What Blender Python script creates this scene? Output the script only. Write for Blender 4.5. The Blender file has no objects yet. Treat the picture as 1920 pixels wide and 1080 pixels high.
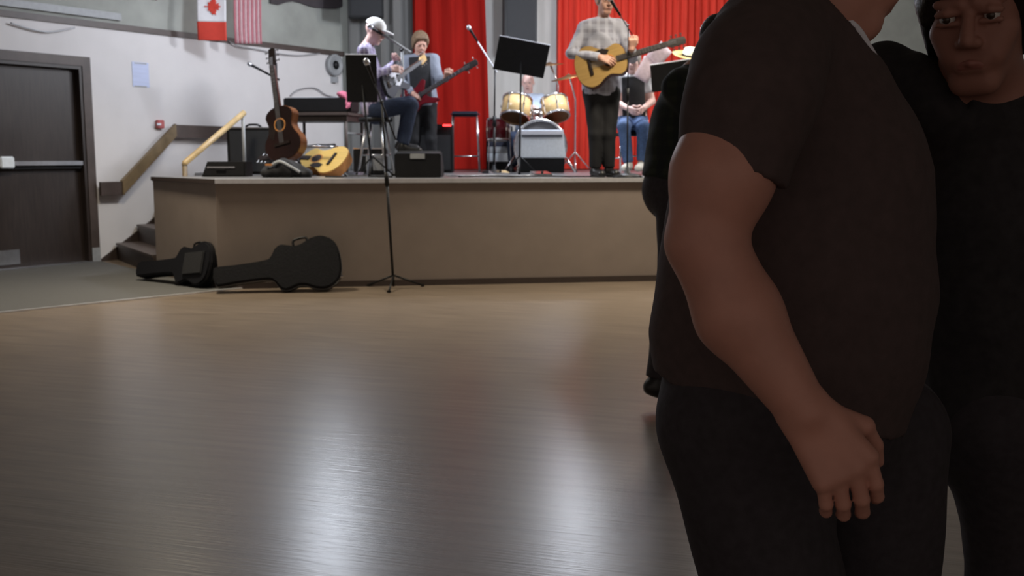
import bpy, bmesh, math, random
import numpy as np
from mathutils import Vector, Matrix

random.seed(5)
S = bpy.context.scene
COL = S.collection
# ------------------------------------------------------------------ camera
F_PX = 1900.0
CAM_H = 1.17
PITCH = math.atan(248 / F_PX)
cp, sp = math.cos(PITCH), math.sin(PITCH)
cam_d = bpy.data.cameras.new('camera')
cam = bpy.data.objects.new('camera', cam_d)
COL.objects.link(cam)
cam.location = (0, 0, CAM_H)
cam.rotation_euler = (math.pi / 2 - PITCH, 0, 0)
cam_d.sensor_width = 36
cam_d.lens = 36 * F_PX / 1920
cam_d.dof.use_dof = True
cam_d.dof.focus_distance = 1.7
cam_d.dof.aperture_fstop = 10
S.camera = cam
# ------------------------------------------------------------------ world, light, exposure
S.view_settings.view_transform = 'Standard'
S.view_settings.look = 'None'
S.view_settings.gamma = 1
S.view_settings.exposure = 0
w = bpy.data.worlds.new('world'); S.world = w; w.use_nodes = True
w.node_tree.nodes['Background'].inputs[0].default_value = (1.0, .82, .72, 1)
w.node_tree.nodes['Background'].inputs[1].default_value = .25

def lamp(name, loc, power, col, radius, kind='POINT', target=None, size=None, cone=None):
    d = bpy.data.lights.new(name, kind); d.energy = power; d.color = col
    if kind == 'AREA':
        d.shape = 'DISK'; d.size = size
    else:
        d.shadow_soft_size = radius
    if kind == 'SPOT':
        d.spot_size = cone; d.spot_blend = .6
    o = bpy.data.objects.new(name, d); COL.objects.link(o); o.location = loc
    if target is not None:
        o.rotation_euler = (Vector(target) - Vector(loc)).to_track_quat('-Z', 'Y').to_euler()
    return o
lamp('stage_lamp', (.83, 11.8, 3.1), 225, (.83, .89, 1), .17)
lamp('stage_lamp', (-2.0, 10.7, 3.2), 122, (.83, .89, 1), .17)
lamp('added_fill_lamp', (3.2, 11.4, 3.45), 160, (1, .95, .9), .15)  # added lamp with no visible source, set where its floor reflection stays hidden
for hx in (-3.0, 1.4):
    lamp('hall_lamp', (hx, 8.5, 3.6), 74, (1, .89, .70), 0, 'AREA', (hx, 8.5, 0), .5).data.spread = 2.2

# ------------------------------------------------------------------ projecting helpers (pixel of the photograph -> point in the room)
def ray(u, v):
    x = (u - 960) / F_PX; y = (540 - v) / F_PX
    return np.array((x, cp + y * sp, -sp + y * cp))
CAM = np.array((0, 0, CAM_H))
def P(u, v, Y):
    d = ray(u, v); return CAM + d * (Y / d[1])
def PZ(u, v, z):
    d = ray(u, v); return CAM + d * ((z - CAM_H) / d[2])
def at(u, Y, z):
    t = Y * cp + (CAM_H - z) * sp
    return np.array(((u - 960) / F_PX * t, Y, z))
W0 = np.array((-4.61, 11.26, 0)); DW = np.array((.5505, .8348, 0)); NW = np.array((.8348, -.5505, 0))
def PW(u, v, off=0.0):
    d = ray(u, v); p0 = W0 + NW * off
    t = np.dot(p0 - CAM, NW) / np.dot(d, NW); return CAM + d * t
def V(*a): return np.array(a, float)
def unit(v): v = np.asarray(v, float); return v / max(np.linalg.norm(v), 1e-9)

# ------------------------------------------------------------------ materials
MATS = {}
def mat(name, col, rough=.6, metal=0.0, noise=.08, scale=20, bump=0.0, spec=.5, emit=None, stretch=None):
    if name in MATS: return MATS[name]
    m = bpy.data.materials.new(name); m.use_nodes = True; MATS[name] = m
    nt = m.node_tree; N = nt.nodes; L = nt.links; b = N['Principled BSDF']
    b.inputs['Roughness'].default_value = rough; b.inputs['Metallic'].default_value = metal
    b.inputs['Specular IOR Level'].default_value = spec
    tc = N.new('ShaderNodeTexCoord'); nz = N.new('ShaderNodeTexNoise')
    nz.inputs['Scale'].default_value = scale; nz.inputs['Detail'].default_value = 4
    src = tc.outputs['Object']
    if stretch:
        mp = N.new('ShaderNodeMapping'); mp.inputs['Scale'].default_value = stretch
        L.new(src, mp.inputs[0]); src = mp.outputs[0]
    L.new(src, nz.inputs['Vector'])
    r = N.new('ShaderNodeValToRGB'); r.color_ramp.elements[0].position = .3; r.color_ramp.elements[1].position = .7
    r.color_ramp.elements[0].color = [c * (1 - noise) for c in col] + [1]
    r.color_ramp.elements[1].color = [min(1, c * (1 + noise)) for c in col] + [1]
    L.new(nz.outputs['Fac'], r.inputs[0]); L.new(r.outputs[0], b.inputs['Base Color'])
    if bump:
        bp = N.new('ShaderNodeBump'); bp.inputs['Strength'].default_value = bump; bp.inputs['Distance'].default_value = .01
        L.new(nz.outputs['Fac'], bp.inputs['Height']); L.new(bp.outputs[0], b.inputs['Normal'])
    if emit:
        b.inputs['Emission Color'].default_value = list(emit[:3]) + [1]; b.inputs['Emission Strength'].default_value = emit[3]
    return m

def plaid(name, c1, c2, c3, sc=9, rough=.85):
    m = bpy.data.materials.new(name); m.use_nodes = True
    nt = m.node_tree; N = nt.nodes; L = nt.links; b = N['Principled BSDF']; b.inputs['Roughness'].default_value = rough
    tc = N.new('ShaderNodeTexCoord'); prev = None
    rgb = N.new('ShaderNodeRGB'); rgb.outputs[0].default_value = list(c1) + [1]; prev = rgb.outputs[0]
    for ax, c in (('Z', c2), ('X', c3), ('Y', c3)):
        wv = N.new('ShaderNodeTexWave'); wv.bands_direction = ax; wv.inputs['Scale'].default_value = sc
        L.new(tc.outputs['Object'], wv.inputs['Vector'])
        rp = N.new('ShaderNodeValToRGB'); rp.color_ramp.elements[0].position = .6; rp.color_ramp.elements[1].position = .75
        rp.color_ramp.elements[1].color = (.6, .6, .6, 1)
        L.new(wv.outputs['Fac'], rp.inputs[0])
        mx = N.new('ShaderNodeMix'); mx.data_type = 'RGBA'; L.new(rp.outputs[0], mx.inputs[0]); L.new(prev, mx.inputs[6]); mx.inputs[7].default_value = list(c) + [1]
        prev = mx.outputs[2]
    L.new(prev, b.inputs['Base Color'])
    return m

M = {}
M['wall'] = mat('wall_paint', (.71, .685, .68), .75, noise=.03, scale=3, bump=.05)
M['upper'] = mat('upper_wall_paint', (.34, .35, .32), .85, noise=.16, scale=2.2, bump=.05)
M['ceil'] = mat('ceiling_paint', (.5, .49, .47), .9)
M['darkwood'] = mat('dark_brown_wood', (.030, .021, .018), .45, noise=.25, scale=4, stretch=(12, 12, 1))
M['trimwood'] = mat('brown_trim', (.075, .055, .048), .5, noise=.2, scale=6)
M['railwood'] = mat('oak_rail', (.2, .142, .075), .45, noise=.18, scale=9)
M['palewood'] = mat('pale_pine_rail', (.5, .36, .18), .4, noise=.15, scale=9)
M['panel'] = mat('stage_panel_tan', (.265, .215, .185), .55, noise=.05, scale=5, bump=.03)
M['skirt'] = mat('skirting_dark_brown', (.05, .035, .03), .5)
M['carpet'] = mat('grey_carpet', (.088, .086, .082), .95, noise=.2, scale=160, bump=.3)
M['steel'] = mat('brushed_steel', (.55, .56, .6), .3, .9)
M['chrome'] = mat('chrome', (.8, .8, .82), .12, 1)
M['grey'] = mat('grey_paint', (.32, .33, .34), .5)
M['lightgrey'] = mat('light_grey_vinyl', (.78, .84, .9), .55, noise=.06, scale=40)
M['black'] = mat('black_plastic', (.007, .007, .008), .5, noise=.2, spec=.3)
M['blackcloth'] = mat('black_cloth', (.011, .011, .013), .9, noise=.3, scale=60, bump=.15)
M['case'] = mat('black_case_vinyl', (.005, .005, .007), .55, spec=.3, noise=.3, scale=70, bump=.2)
M['grille'] = mat('speaker_grille', (.02, .021, .024), .7, noise=.4, scale=200, bump=.4)
M['navy'] = mat('dark_navy', (.012, .014, .03), .6)
M['deck'] = mat('stage_deck', (.17, .17, .175), .3, noise=.15, scale=6, stretch=(1, 6, 1))
M['nosing'] = mat('nosing_metal', (.75, .75, .78), .35, .6)
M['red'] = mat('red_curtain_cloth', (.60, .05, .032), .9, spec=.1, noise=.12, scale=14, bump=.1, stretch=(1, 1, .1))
M['shadedred'] = mat('shaded_red_curtain_cloth', (.30, .012, .008), .9, spec=.1, noise=.12, scale=14, bump=.1, stretch=(1, 1, .1))  # same red cloth made darker, the left curtain's shade put into its colour
M['greydrape'] = mat('grey_drape', (.17, .17, .165), .9, noise=.12, scale=10, stretch=(1, 1, .1))
M['paledrape'] = mat('pale_grey_drape', (.47, .46, .44), .9, noise=.1, scale=10, stretch=(1, 1, .1))
M['spruce'] = mat('spruce_top', (.34, .215, .075), .3, noise=.12, scale=6, stretch=(1, 1, 14))
M['honey'] = mat('honey_spruce_top', (.62, .42, .12), .3, noise=.1, scale=6, stretch=(1, 1, 14))
M['sunburst'] = mat('dark_sunburst', (.014, .005, .004), .3, noise=.4, scale=3)
M['amber'] = mat('amber_binding', (.5, .22, .07), .25, noise=.15)
M['umber'] = mat('umber_side', (.2, .075, .025), .25, noise=.2)
M['mahogany'] = mat('mahogany', (.09, .028, .015), .35, noise=.25, scale=8)
M['maroon'] = mat('maroon_lacquer', (.13, .008, .014), .2, noise=.15)
M['rosewood'] = mat('rosewood', (.016, .010, .009), .5, spec=.25, noise=.3, scale=20)
M['maple'] = mat('maple_drum_shell', (.62, .43, .2), .2, noise=.12, scale=6)
M['redshell'] = mat('red_brown_drum_shell', (.2, .04, .025), .25)
M['drumhead'] = mat('drum_head', (.78, .76, .72), .4)
M['greyhead'] = mat('grey_drum_head', (.16, .16, .17), .5)
M['bronze'] = mat('cymbal_bronze', (.25, .13, .05), .3, .85)
M['paper'] = mat('white_paper', (.8, .82, .9), .7, noise=.03)
M['bluepaper'] = mat('pale_blue_notice', (.56, .62, .83), .7, noise=.06, scale=8, stretch=(.4, .4, 6))
M['pinkpaper'] = mat('pale_pink_sheet', (.8, .66, .76), .7, noise=.12, scale=30)
M['pink'] = mat('pink_cloth', (.62, .16, .24), .8)
M['skin'] = mat('skin', (.52, .29, .22), .55, noise=.06, scale=14)
M['skinw'] = mat('skin_woman', (.56, .275, .21), .5, noise=.08, scale=18, bump=.05)
M['skindusk'] = mat('skin_ruddy', (.34, .16, .12), .6, noise=.06, scale=14)
M['skinpale'] = mat('skin_pale', (.72, .47, .42), .5, noise=.05, scale=14)
M['lip'] = mat('lips', (.33, .13, .105), .5)
M['eyew'] = mat('eye_white', (.6, .58, .55), .3)
M['iris'] = mat('iris_brown', (.04, .025, .015), .3)
M['nail'] = mat('finger_nail', (.5, .29, .24), .3)
M['tshirt'] = mat('dark_brown_jersey', (.080, .055, .054), .9, noise=.12, scale=50, bump=.08)
M['blacktop'] = mat('black_top', (.024, .022, .025), .85, noise=.3, scale=50, bump=.1)
M['blacktrouser'] = mat('black_trousers', (.038, .033, .040), .85, noise=.2, scale=60, bump=.08)
M['charcoal'] = mat('charcoal_trousers', (.006, .006, .008), .85, noise=.2, scale=60)
M['jeans'] = mat('blue_denim', (.06, .11, .24), .85, noise=.2, scale=50)
M['darkjeans'] = mat('dark_denim', (.022, .035, .075), .85, noise=.2, scale=50)
M['lavender'] = plaid('lavender_plaid', (.33, .28, .45), (.12, .09, .2), (.62, .58, .74), 7)
M['greenplaid'] = plaid('dark_green_plaid', (.014, .022, .015), (.03, .036, .025), (.008, .012, .016), 5)
M['whiteshirt'] = mat('white_shirt', (.62, .63, .66), .85, noise=.06, scale=20)
M['greyshirt'] = plaid('grey_patterned_shirt', (.33, .34, .41), (.2, .19, .23), (.46, .47, .55), 4)
M['paleblue'] = mat('pale_blue_shirt', (.5, .6, .76), .85, noise=.06, scale=20)
M['bluegrey'] = mat('blue_grey_shirt', (.2, .22, .27), .85, noise=.1, scale=20)
M['tanshirt'] = mat('tan_shirt', (.3, .24, .16), .85)
M['cap'] = mat('white_cap_cloth', (.95, .95, .95), .7, noise=.02)
M['straw'] = mat('straw', (.62, .45, .17), .7, noise=.2, scale=80, bump=.3)
M['palestraw'] = mat('pale_straw', (.72, .70, .52), .7, noise=.2, scale=80, bump=.3)
M['brownhair'] = mat('brown_hair', (.15, .095, .055), .6, noise=.35, scale=40, bump=.5)
M['darkhair'] = mat('dark_hair', (.016, .013, .012), .5, noise=.35, scale=40, bump=.5)
M['greyhair'] = mat('grey_hair', (.30, .28, .26), .6, noise=.3, scale=40, bump=.5)
M['shoe'] = mat('black_shoe', (.012, .012, .013), .35)
M['whiteshoe'] = mat('white_trainer', (.7, .7, .68), .5)
M['flagwhite'] = mat('flag_white', (.78, .76, .78), .8, noise=.03)
M['flagred'] = mat('flag_red', (.62, .05, .03), .8, noise=.05)
M['fadedred'] = mat('faded_flag_red', (.5, .17, .2), .8, noise=.08)
M['fadedwhite'] = mat('faded_flag_white', (.62, .42, .44), .8, noise=.08)
M['flagblue'] = mat('flag_blue', (.05, .07, .2), .8)
M['redbox'] = mat('red_box', (.5, .12, .12), .5)
M['silver'] = mat('silver_cord', (.4, .4, .42), .4, .3)
M['led'] = mat('red_lamp', (1, .05, .05), .4, emit=(1, .03, .03, 6))
M['banner'] = mat('dark_banner_cloth', (.06, .05, .055), .85)

def floor_material():
    m = bpy.data.materials.new('hall_floor_laminate'); m.use_nodes = True
    nt = m.node_tree; N = nt.nodes; L = nt.links; b = N['Principled BSDF']
    tc = N.new('ShaderNodeTexCoord'); mp = N.new('ShaderNodeMapping')
    mp.vector_type = 'TEXTURE'; mp.inputs['Rotation'].default_value = (0, 0, math.radians(-16)); mp.inputs['Scale'].default_value = (1.1, .11, 1)
    L.new(tc.outputs['Object'], mp.inputs[0])
    n1 = N.new('ShaderNodeTexNoise'); n1.inputs['Scale'].default_value = 2.4; n1.inputs['Detail'].default_value = 5
    L.new(mp.outputs[0], n1.inputs['Vector'])
    mp2 = N.new('ShaderNodeMapping'); mp2.vector_type = 'TEXTURE'; mp2.inputs['Rotation'].default_value = (0, 0, math.radians(-16)); mp2.inputs['Scale'].default_value = (.4, .018, 1)
    L.new(tc.outputs['Object'], mp2.inputs[0])
    n2 = N.new('ShaderNodeTexNoise'); n2.inputs['Scale'].default_value = 1.6; n2.inputs['Detail'].default_value = 3
    L.new(mp2.outputs[0], n2.inputs['Vector'])
    r = N.new('ShaderNodeValToRGB'); r.color_ramp.elements[0].position = .3; r.color_ramp.elements[1].position = .72
    r.color_ramp.elements[0].color = (.150, .116, .088, 1); r.color_ramp.elements[1].color = (.235, .182, .135, 1)
    L.new(n1.outputs['Fac'], r.inputs[0]); L.new(r.outputs[0], b.inputs['Base Color'])
    bp = N.new('ShaderNodeBump'); bp.inputs['Strength'].default_value = .22; bp.inputs['Distance'].default_value = .004
    L.new(n2.outputs['Fac'], bp.inputs['Height']); L.new(bp.outputs[0], b.inputs['Normal'])
    b.inputs['Roughness'].default_value = .275
    b.inputs['Specular IOR Level'].default_value = .42
    return m
M['floor'] = floor_material()

# ------------------------------------------------------------------ object helpers
def tag(o, label=None, cat=None, group=None, kind=None):
    if label: o['label'] = label
    if cat: o['category'] = cat
    if group: o['group'] = group
    if kind: o['kind'] = kind
    return o
def thing(name, label, cat, loc=(0, 0, 0), group=None, matrix=None):
    o = bpy.data.objects.new(name, None); COL.objects.link(o); o.empty_display_size = .1
    if matrix is not None: o.matrix_world = matrix
    else: o.location = [float(c) for c in loc]
    return tag(o, label, cat, group)
def link(name, me, m, parent=None, smooth=False, shift=False):
    """shift: mesh is in world coordinates, parent sits unrotated at its location"""
    if isinstance(me, bmesh.types.BMesh):
        bm = me; bmesh.ops.recalc_face_normals(bm, faces=bm.faces[:]); me = bpy.data.meshes.new(name); bm.to_mesh(me); bm.free()
    if m is not None and len(me.materials) == 0: me.materials.append(m)
    if smooth: me.polygons.foreach_set('use_smooth', [True] * len(me.polygons))
    o = bpy.data.objects.new(name, me); COL.objects.link(o)
    if parent is not None:
        o.parent = parent
        if shift:
            p = parent; off = Vector((0, 0, 0))
            while p is not None: off += p.location; p = p.parent
            me.transform(Matrix.Translation(-off))
    return o
def nb(): return bmesh.new()
def box(bm, c, s, R=None, bevel=0):
    g = bmesh.ops.create_cube(bm, size=1)
    vs = g['verts']
    bmesh.ops.scale(bm, vec=s, verts=vs)
    if bevel:
        es = list({e for v in vs for e in v.link_edges})
        r = bmesh.ops.bevel(bm, geom=es, offset=bevel, segments=2, affect='EDGES')
        vs = list({v for f in r['faces'] for v in f.verts} | {v for v in vs if v.is_valid})
    mt = Matrix.Translation(Vector(c)) @ (R.to_4x4() if R else Matrix())
    bmesh.ops.transform(bm, matrix=mt, verts=vs)
    return bm
def tube(bm, pts, r, n=8, caps=True):
    pts = [Vector(p) for p in pts]; rs = r if isinstance(r, (list, tuple)) else [r] * len(pts)
    rings = []; prev = None
    for i, p in enumerate(pts):
        t = ((pts[min(i + 1, len(pts) - 1)] - pts[max(i - 1, 0)])).normalized()
        a = t.cross(Vector((0, 0, 1))) if prev is None else prev - t * prev.dot(t)
        if a.length < 1e-3: a = t.cross(Vector((1, 0, 0)))
        a.normalize(); prev = a; b = t.cross(a)
        rings.append([bm.verts.new(p + (a * math.cos(k * 2 * math.pi / n) + b * math.sin(k * 2 * math.pi / n)) * rs[i]) for k in range(n)])
    for i in range(len(rings) - 1):
        for k in range(n):
            bm.faces.new((rings[i][k], rings[i][(k + 1) % n], rings[i + 1][(k + 1) % n], rings[i + 1][k]))
    if caps:
        bm.faces.new(rings[0][::-1]); bm.faces.new(rings[-1])
    return bm
def lathe(bm, prof, mtx=None, n=28):
    """profile (radius, height) about local z"""
    rings = []
    for r, h in prof:
        rings.append([bm.verts.new((r * math.cos(k * 2 * math.pi / n), r * math.sin(k * 2 * math.pi / n), h)) for k in range(n)] if r > 1e-5 else [bm.verts.new((0, 0, h))])
    for a, b in zip(rings, rings[1:]):
        for k in range(n):
            q = [a[k % len(a)], a[(k + 1) % len(a)], b[(k + 1) % len(b)], b[k % len(b)]]
            q = list(dict.fromkeys(q))
            if len(q) > 2: bm.faces.new(q)
    if mtx is not None: bmesh.ops.transform(bm, matrix=mtx, verts=[v for r in rings for v in r])
    return bm
def prism(bm, poly, vec, bevel=0):
    """closed polygon (3-D points) pushed along vec"""
    a = [bm.verts.new(Vector(p)) for p in poly]; v = Vector(vec)
    b = [bm.verts.new(Vector(p) + v) for p in poly]
    f1 = bm.faces.new(a); f2 = bm.faces.new(b[::-1]); n = len(a)
    for i in range(n): bm.faces.new((a[i], b[i], b[(i + 1) % n], a[(i + 1) % n]))
    if bevel:
        bmesh.ops.recalc_face_normals(bm, faces=bm.faces[:])
        es = list(set(f1.edges) | set(f2.edges)); bmesh.ops.bevel(bm, geom=es, offset=bevel, segments=2, affect='EDGES')
    return bm
def frame(x, y, o=(0, 0, 0)):
    """matrix with local X along x and local Y as near y as possible"""
    x = Vector(x).normalized(); y = Vector(y); y = (y - x * y.dot(x)).normalized(); z = x.cross(y)
    m = Matrix((x, y, z)).transposed().to_4x4(); m.translation = Vector(o); return m
def zframe(z, o=(0, 0, 0)):
    z = Vector(z).normalized(); q = z.to_track_quat('Z', 'Y'); m = q.to_matrix().to_4x4(); m.translation = Vector(o); return m
def bez(pts, n=10):
    """Catmull-Rom through points"""
    pts = [np.array(p, float) for p in pts]; out = []
    for i in range(len(pts) - 1):
        p0 = pts[max(i - 1, 0)]; p1 = pts[i]; p2 = pts[i + 1]; p3 = pts[min(i + 2, len(pts) - 1)]
        for k in range(n):
            t = k / n
            out.append(.5 * ((2 * p1) + (p2 - p0) * t + (2 * p0 - 5 * p1 + 4 * p2 - p3) * t * t + (3 * p1 - p0 - 3 * p2 + p3) * t ** 3))
    out.append(pts[-1]); return out

# ------------------------------------------------------------------ signed-distance bodies, meshed by surface nets
class Sdf:
    def __init__(s): s.ops = []; s.bb = []
    def cap(s, a, b, ra, rb=None, k=.02, flat=None):
        rb = ra if rb is None else rb
        a = np.asarray(a, float); b = np.asarray(b, float); R = max(ra, rb) * (flat[1] if flat and flat[1] > 1 else 1)
        s.ops.append(('cap', a, b, ra, rb, k, flat)); s.bb.append((np.minimum(a, b) - R, np.maximum(a, b) + R)); return s
    def ell(s, c, r, R=None, k=.02, sub=False):
        c = np.asarray(c, float); m = max(r); R = np.eye(3) if R is None else np.asarray(R, float)
        s.ops.append(('sub' if sub else 'ell', c, np.asarray(r, float), R, k))
        if not sub: s.bb.append((c - m, c + m))
        return s
    def cut(s, p, n, near=None):
        """remove what lies on the side n points to (near=(centre, radius) limits it)"""
        s.ops.append(('cut', np.asarray(p, float), unit(n), near)); return s
    def notch(s, p, n1, n2): s.ops.append(('notch', np.asarray(p, float), unit(n1), unit(n2))); return s
    def wave(s, amp, f): s.ops.append(('wave', amp, np.asarray(f, float))); return s
    def mesh(s, name, h, zones=(), lo=None, hi=None):
        lo_ = np.min([b[0] for b in s.bb], 0) - 2.5 * h; hi_ = np.max([b[1] for b in s.bb], 0) + 2.5 * h
        ax = []
        for i in range(3):
            g = [lo_[i]]
            zs = [(c[i] - r, c[i] + r, st) for c, r, st in zones]
            while g[-1] < hi_[i]:
                x = g[-1]; st = h
                for a, b, q in zs:
                    if a - h <= x <= b: st = min(st, q)
                g.append(x + st)
            ax.append(np.array(g, np.float32))
        X, Y, Z = ax; F = np.full((len(X), len(Y), len(Z)), .5, np.float32)
        def sl(lo, hi):
            o = []
            for q, a, b in zip(ax, lo, hi):
                i = max(np.searchsorted(q, a) - 2, 0); j = min(np.searchsorted(q, b) + 2, len(q)); o.append(slice(i, j))
            return tuple(o)
        for op in s.ops:
            if op[0] in ('cap', 'ell', 'sub'):
                if op[0] == 'cap':
                    _, a, b, ra, rb, k, fl = op; R = max(ra, rb) * (fl[1] if fl and fl[1] > 1 else 1) + k + h
                    q = sl(np.minimum(a, b) - R, np.maximum(a, b) + R)
                else:
                    _, c, r, Rm, k = op; R = max(r) + k + h; q = sl(c - R, c + R)
                x = X[q[0]][:, None, None]; y = Y[q[1]][None, :, None]; z = Z[q[2]][None, None, :]
                if op[0] == 'cap':
                    px, py, pz = x - a[0], y - a[1], z - a[2]; ba = b - a
                    if fl:
                        n = unit(fl[0]); sc = 1 / fl[1] - 1
                        dn = (px * n[0] + py * n[1] + pz * n[2]) * sc
                        px = px + dn * n[0]; py = py + dn * n[1]; pz = pz + dn * n[2]
                        ba = ba + n * (ba @ n) * sc
                    bb = max(ba @ ba, 1e-9)
                    t = np.clip((px * ba[0] + py * ba[1] + pz * ba[2]) / bb, 0, 1)
                    d = np.sqrt((px - t * ba[0]) ** 2 + (py - t * ba[1]) ** 2 + (pz - t * ba[2]) ** 2) - (ra + (rb - ra) * t)
                else:
                    px, py, pz = x - c[0], y - c[1], z - c[2]; k0 = 0; k1 = 0
                    for i in range(3):
                        l = px * Rm[0, i] + py * Rm[1, i] + pz * Rm[2, i]
                        k0 = k0 + (l / r[i]) ** 2; k1 = k1 + (l / r[i] ** 2) ** 2
                    k0 = np.sqrt(k0); k1 = np.sqrt(k1) + 1e-6; d = k0 * (k0 - 1) / k1
                f = F[q]; d = d.astype(np.float32)
                if op[0] == 'sub':
                    hh = np.maximum(k - np.abs(f + d), 0) / max(k, 1e-6); F[q] = np.maximum(f, -d) + hh * hh * k * .25
                else:
                    hh = np.maximum(k - np.abs(f - d), 0) / max(k, 1e-6); F[q] = np.minimum(f, d) - hh * hh * k * .25
            elif op[0] == 'cut':
                _, p, n, near = op
                q = sl(near[0] - near[1], near[0] + near[1]) if near is not None else (slice(None),) * 3
                d = (X[q[0]][:, None, None] - p[0]) * n[0] + (Y[q[1]][None, :, None] - p[1]) * n[1] + (Z[q[2]][None, None, :] - p[2]) * n[2]
                F[q] = np.maximum(F[q], d.astype(np.float32))
            elif op[0] == 'notch':
                _, p, n1, n2 = op; x = X[:, None, None] - p[0]; y = Y[None, :, None] - p[1]; z = Z[None, None, :] - p[2]
                F = np.maximum(F, np.minimum(x * n1[0] + y * n1[1] + z * n1[2], x * n2[0] + y * n2[1] + z * n2[2])).astype(np.float32)
            elif op[0] == 'wave':
                _, amp, f = op
                ph = X[:, None, None] * f[0] + Y[None, :, None] * f[1] + Z[None, None, :] * f[2]
                F += (amp * np.sin(ph) * np.sin(.37 * ph + 2 * Z[None, None, :] * f[0] * .1)).astype(np.float32)
        I = F < 0
        nx, ny, nz = F.shape
        cells = np.zeros((nx - 1, ny - 1, nz - 1), np.uint8)
        for i in (0, 1):
            for j in (0, 1):
                for k in (0, 1): cells += I[i:nx - 1 + i, j:ny - 1 + j, k:nz - 1 + k]
        act = (cells > 0) & (cells < 8); ci = np.argwhere(act); idx = np.full(act.shape, -1, np.int32); idx[act] = np.arange(len(ci))
        acc = np.zeros((len(ci), 3)); cnt = np.zeros(len(ci)); a, b, c = ci.T
        corners = [(i, j, k) for i in (0, 1) for j in (0, 1) for k in (0, 1)]
        for m in corners:
            for axn in range(3):
                if m[axn]: continue
                n_ = list(m); n_[axn] = 1
                f0 = F[a + m[0], b + m[1], c + m[2]]; f1 = F[a + n_[0], b + n_[1], c + n_[2]]
                cr = (f0 < 0) != (f1 < 0); t = np.where(cr, f0 / np.where(cr, f0 - f1, 1), 0)
                p = []
                for i, q in enumerate((X, Y, Z)):
                    ia = (a, b, c)[i]; q0 = q[ia + m[i]]; q1 = q[ia + n_[i]]; p.append(q0 + (q1 - q0) * t)
                acc += np.stack(p, 1) * cr[:, None]; cnt += cr
        vs = acc / cnt[:, None]; faces = []
        for axn in range(3):
            A = [slice(1, -1)] * 3; A[axn] = slice(0, -1); B = list(A); B[axn] = slice(1, None)
            s0 = I[tuple(A)]; s1 = I[tuple(B)]; ed = np.argwhere(s0 != s1)
            if not len(ed): continue
            up = s0[tuple(ed.T)]
            off = np.ones(3, int); off[axn] = 0; g = ed + off; u_, v_ = [(1, 2), (2, 0), (0, 1)][axn]
            def cell(du, dv):
                q = g.copy(); q[:, u_] += du; q[:, v_] += dv; return idx[q[:, 0], q[:, 1], q[:, 2]]
            f = np.stack([cell(-1, -1), cell(0, -1), cell(0, 0), cell(-1, 0)], 1)
            f[~up] = f[~up][:, ::-1]; faces.append(f)
        fs = np.concatenate(faces); fs = fs[(fs >= 0).all(1)]
        me = bpy.data.meshes.new(name)
        me.vertices.add(len(vs)); me.vertices.foreach_set('co', vs.astype(np.float32).ravel())
        me.loops.add(len(fs) * 4); me.loops.foreach_set('vertex_index', fs.astype(np.int32).ravel())
        me.polygons.add(len(fs)); me.polygons.foreach_set('loop_start', np.arange(0, len(fs) * 4, 4, dtype=np.int32))
        me.update(calc_edges=True); me.validate()
        return me

def hand_prims(s, wrist, d, n, side, sz=1.0, curl=.5, spread=.1, thumb_curl=.4, dev=0.0):
    """d: wrist->knuckles, n: out of the back of the hand, side: +1/-1 towards the thumb along d x n"""
    d = unit(d); n = unit(np.asarray(n) - d * np.dot(n, d)); t = np.cross(d, n) * side   # t points to the thumb
    W = np.asarray(wrist, float); L = .085 * sz
    tips = []; df = unit(d * math.cos(dev) + t * math.sin(dev))
    for i, (o, ln, r) in enumerate(((.031, .078, .0088), (.010, .088, .0092), (-.011, .081, .0088), (-.030, .063, .0078))):
        o *= sz; ln *= sz; r *= sz
        k0 = W + d * (L * (1 - abs(i - 1) * .035)) + t * o + n * .004 * sz
        s.cap(W + t * o * .55, k0, .0155 * sz, .0125 * sz, k=.012 * sz)
        p = k0; ang = 0
        for j, fr in enumerate((.45, .31, .24)):
            ang += curl * (.55 + .45 * (j > 0)) + .06 * i * curl
            e = df * math.cos(ang) - n * math.sin(ang) + t * (o / sz / .03) * spread * (.5 if j == 0 else .2)
            q = p + unit(e) * ln * fr
            s.cap(p, q, r * (1.08 - .1 * j), r * (1.0 - .1 * j), k=.003 * sz); p = q
        tips.append((p, unit(e)))
    b = W + d * .02 * sz + t * .022 * sz - n * .006 * sz
    c = b + unit(d * .75 + t * .62 - n * .25) * .045 * sz
    s.cap(b, c, .016 * sz, .0125 * sz, k=.012 * sz)
    e = c + unit(d * .95 + t * (.25 - .3 * thumb_curl) - n * (.15 + .5 * thumb_curl)) * .033 * sz
    s.cap(c, e, .0108 * sz, .0098 * sz, k=.004 * sz)
    f = e + unit(d * .95 - t * .35 * thumb_curl - n * (.15 + .6 * thumb_curl)) * .026 * sz
    s.cap(e, f, .0098 * sz, .0078 * sz, k=.003 * sz)
    return tips

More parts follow.
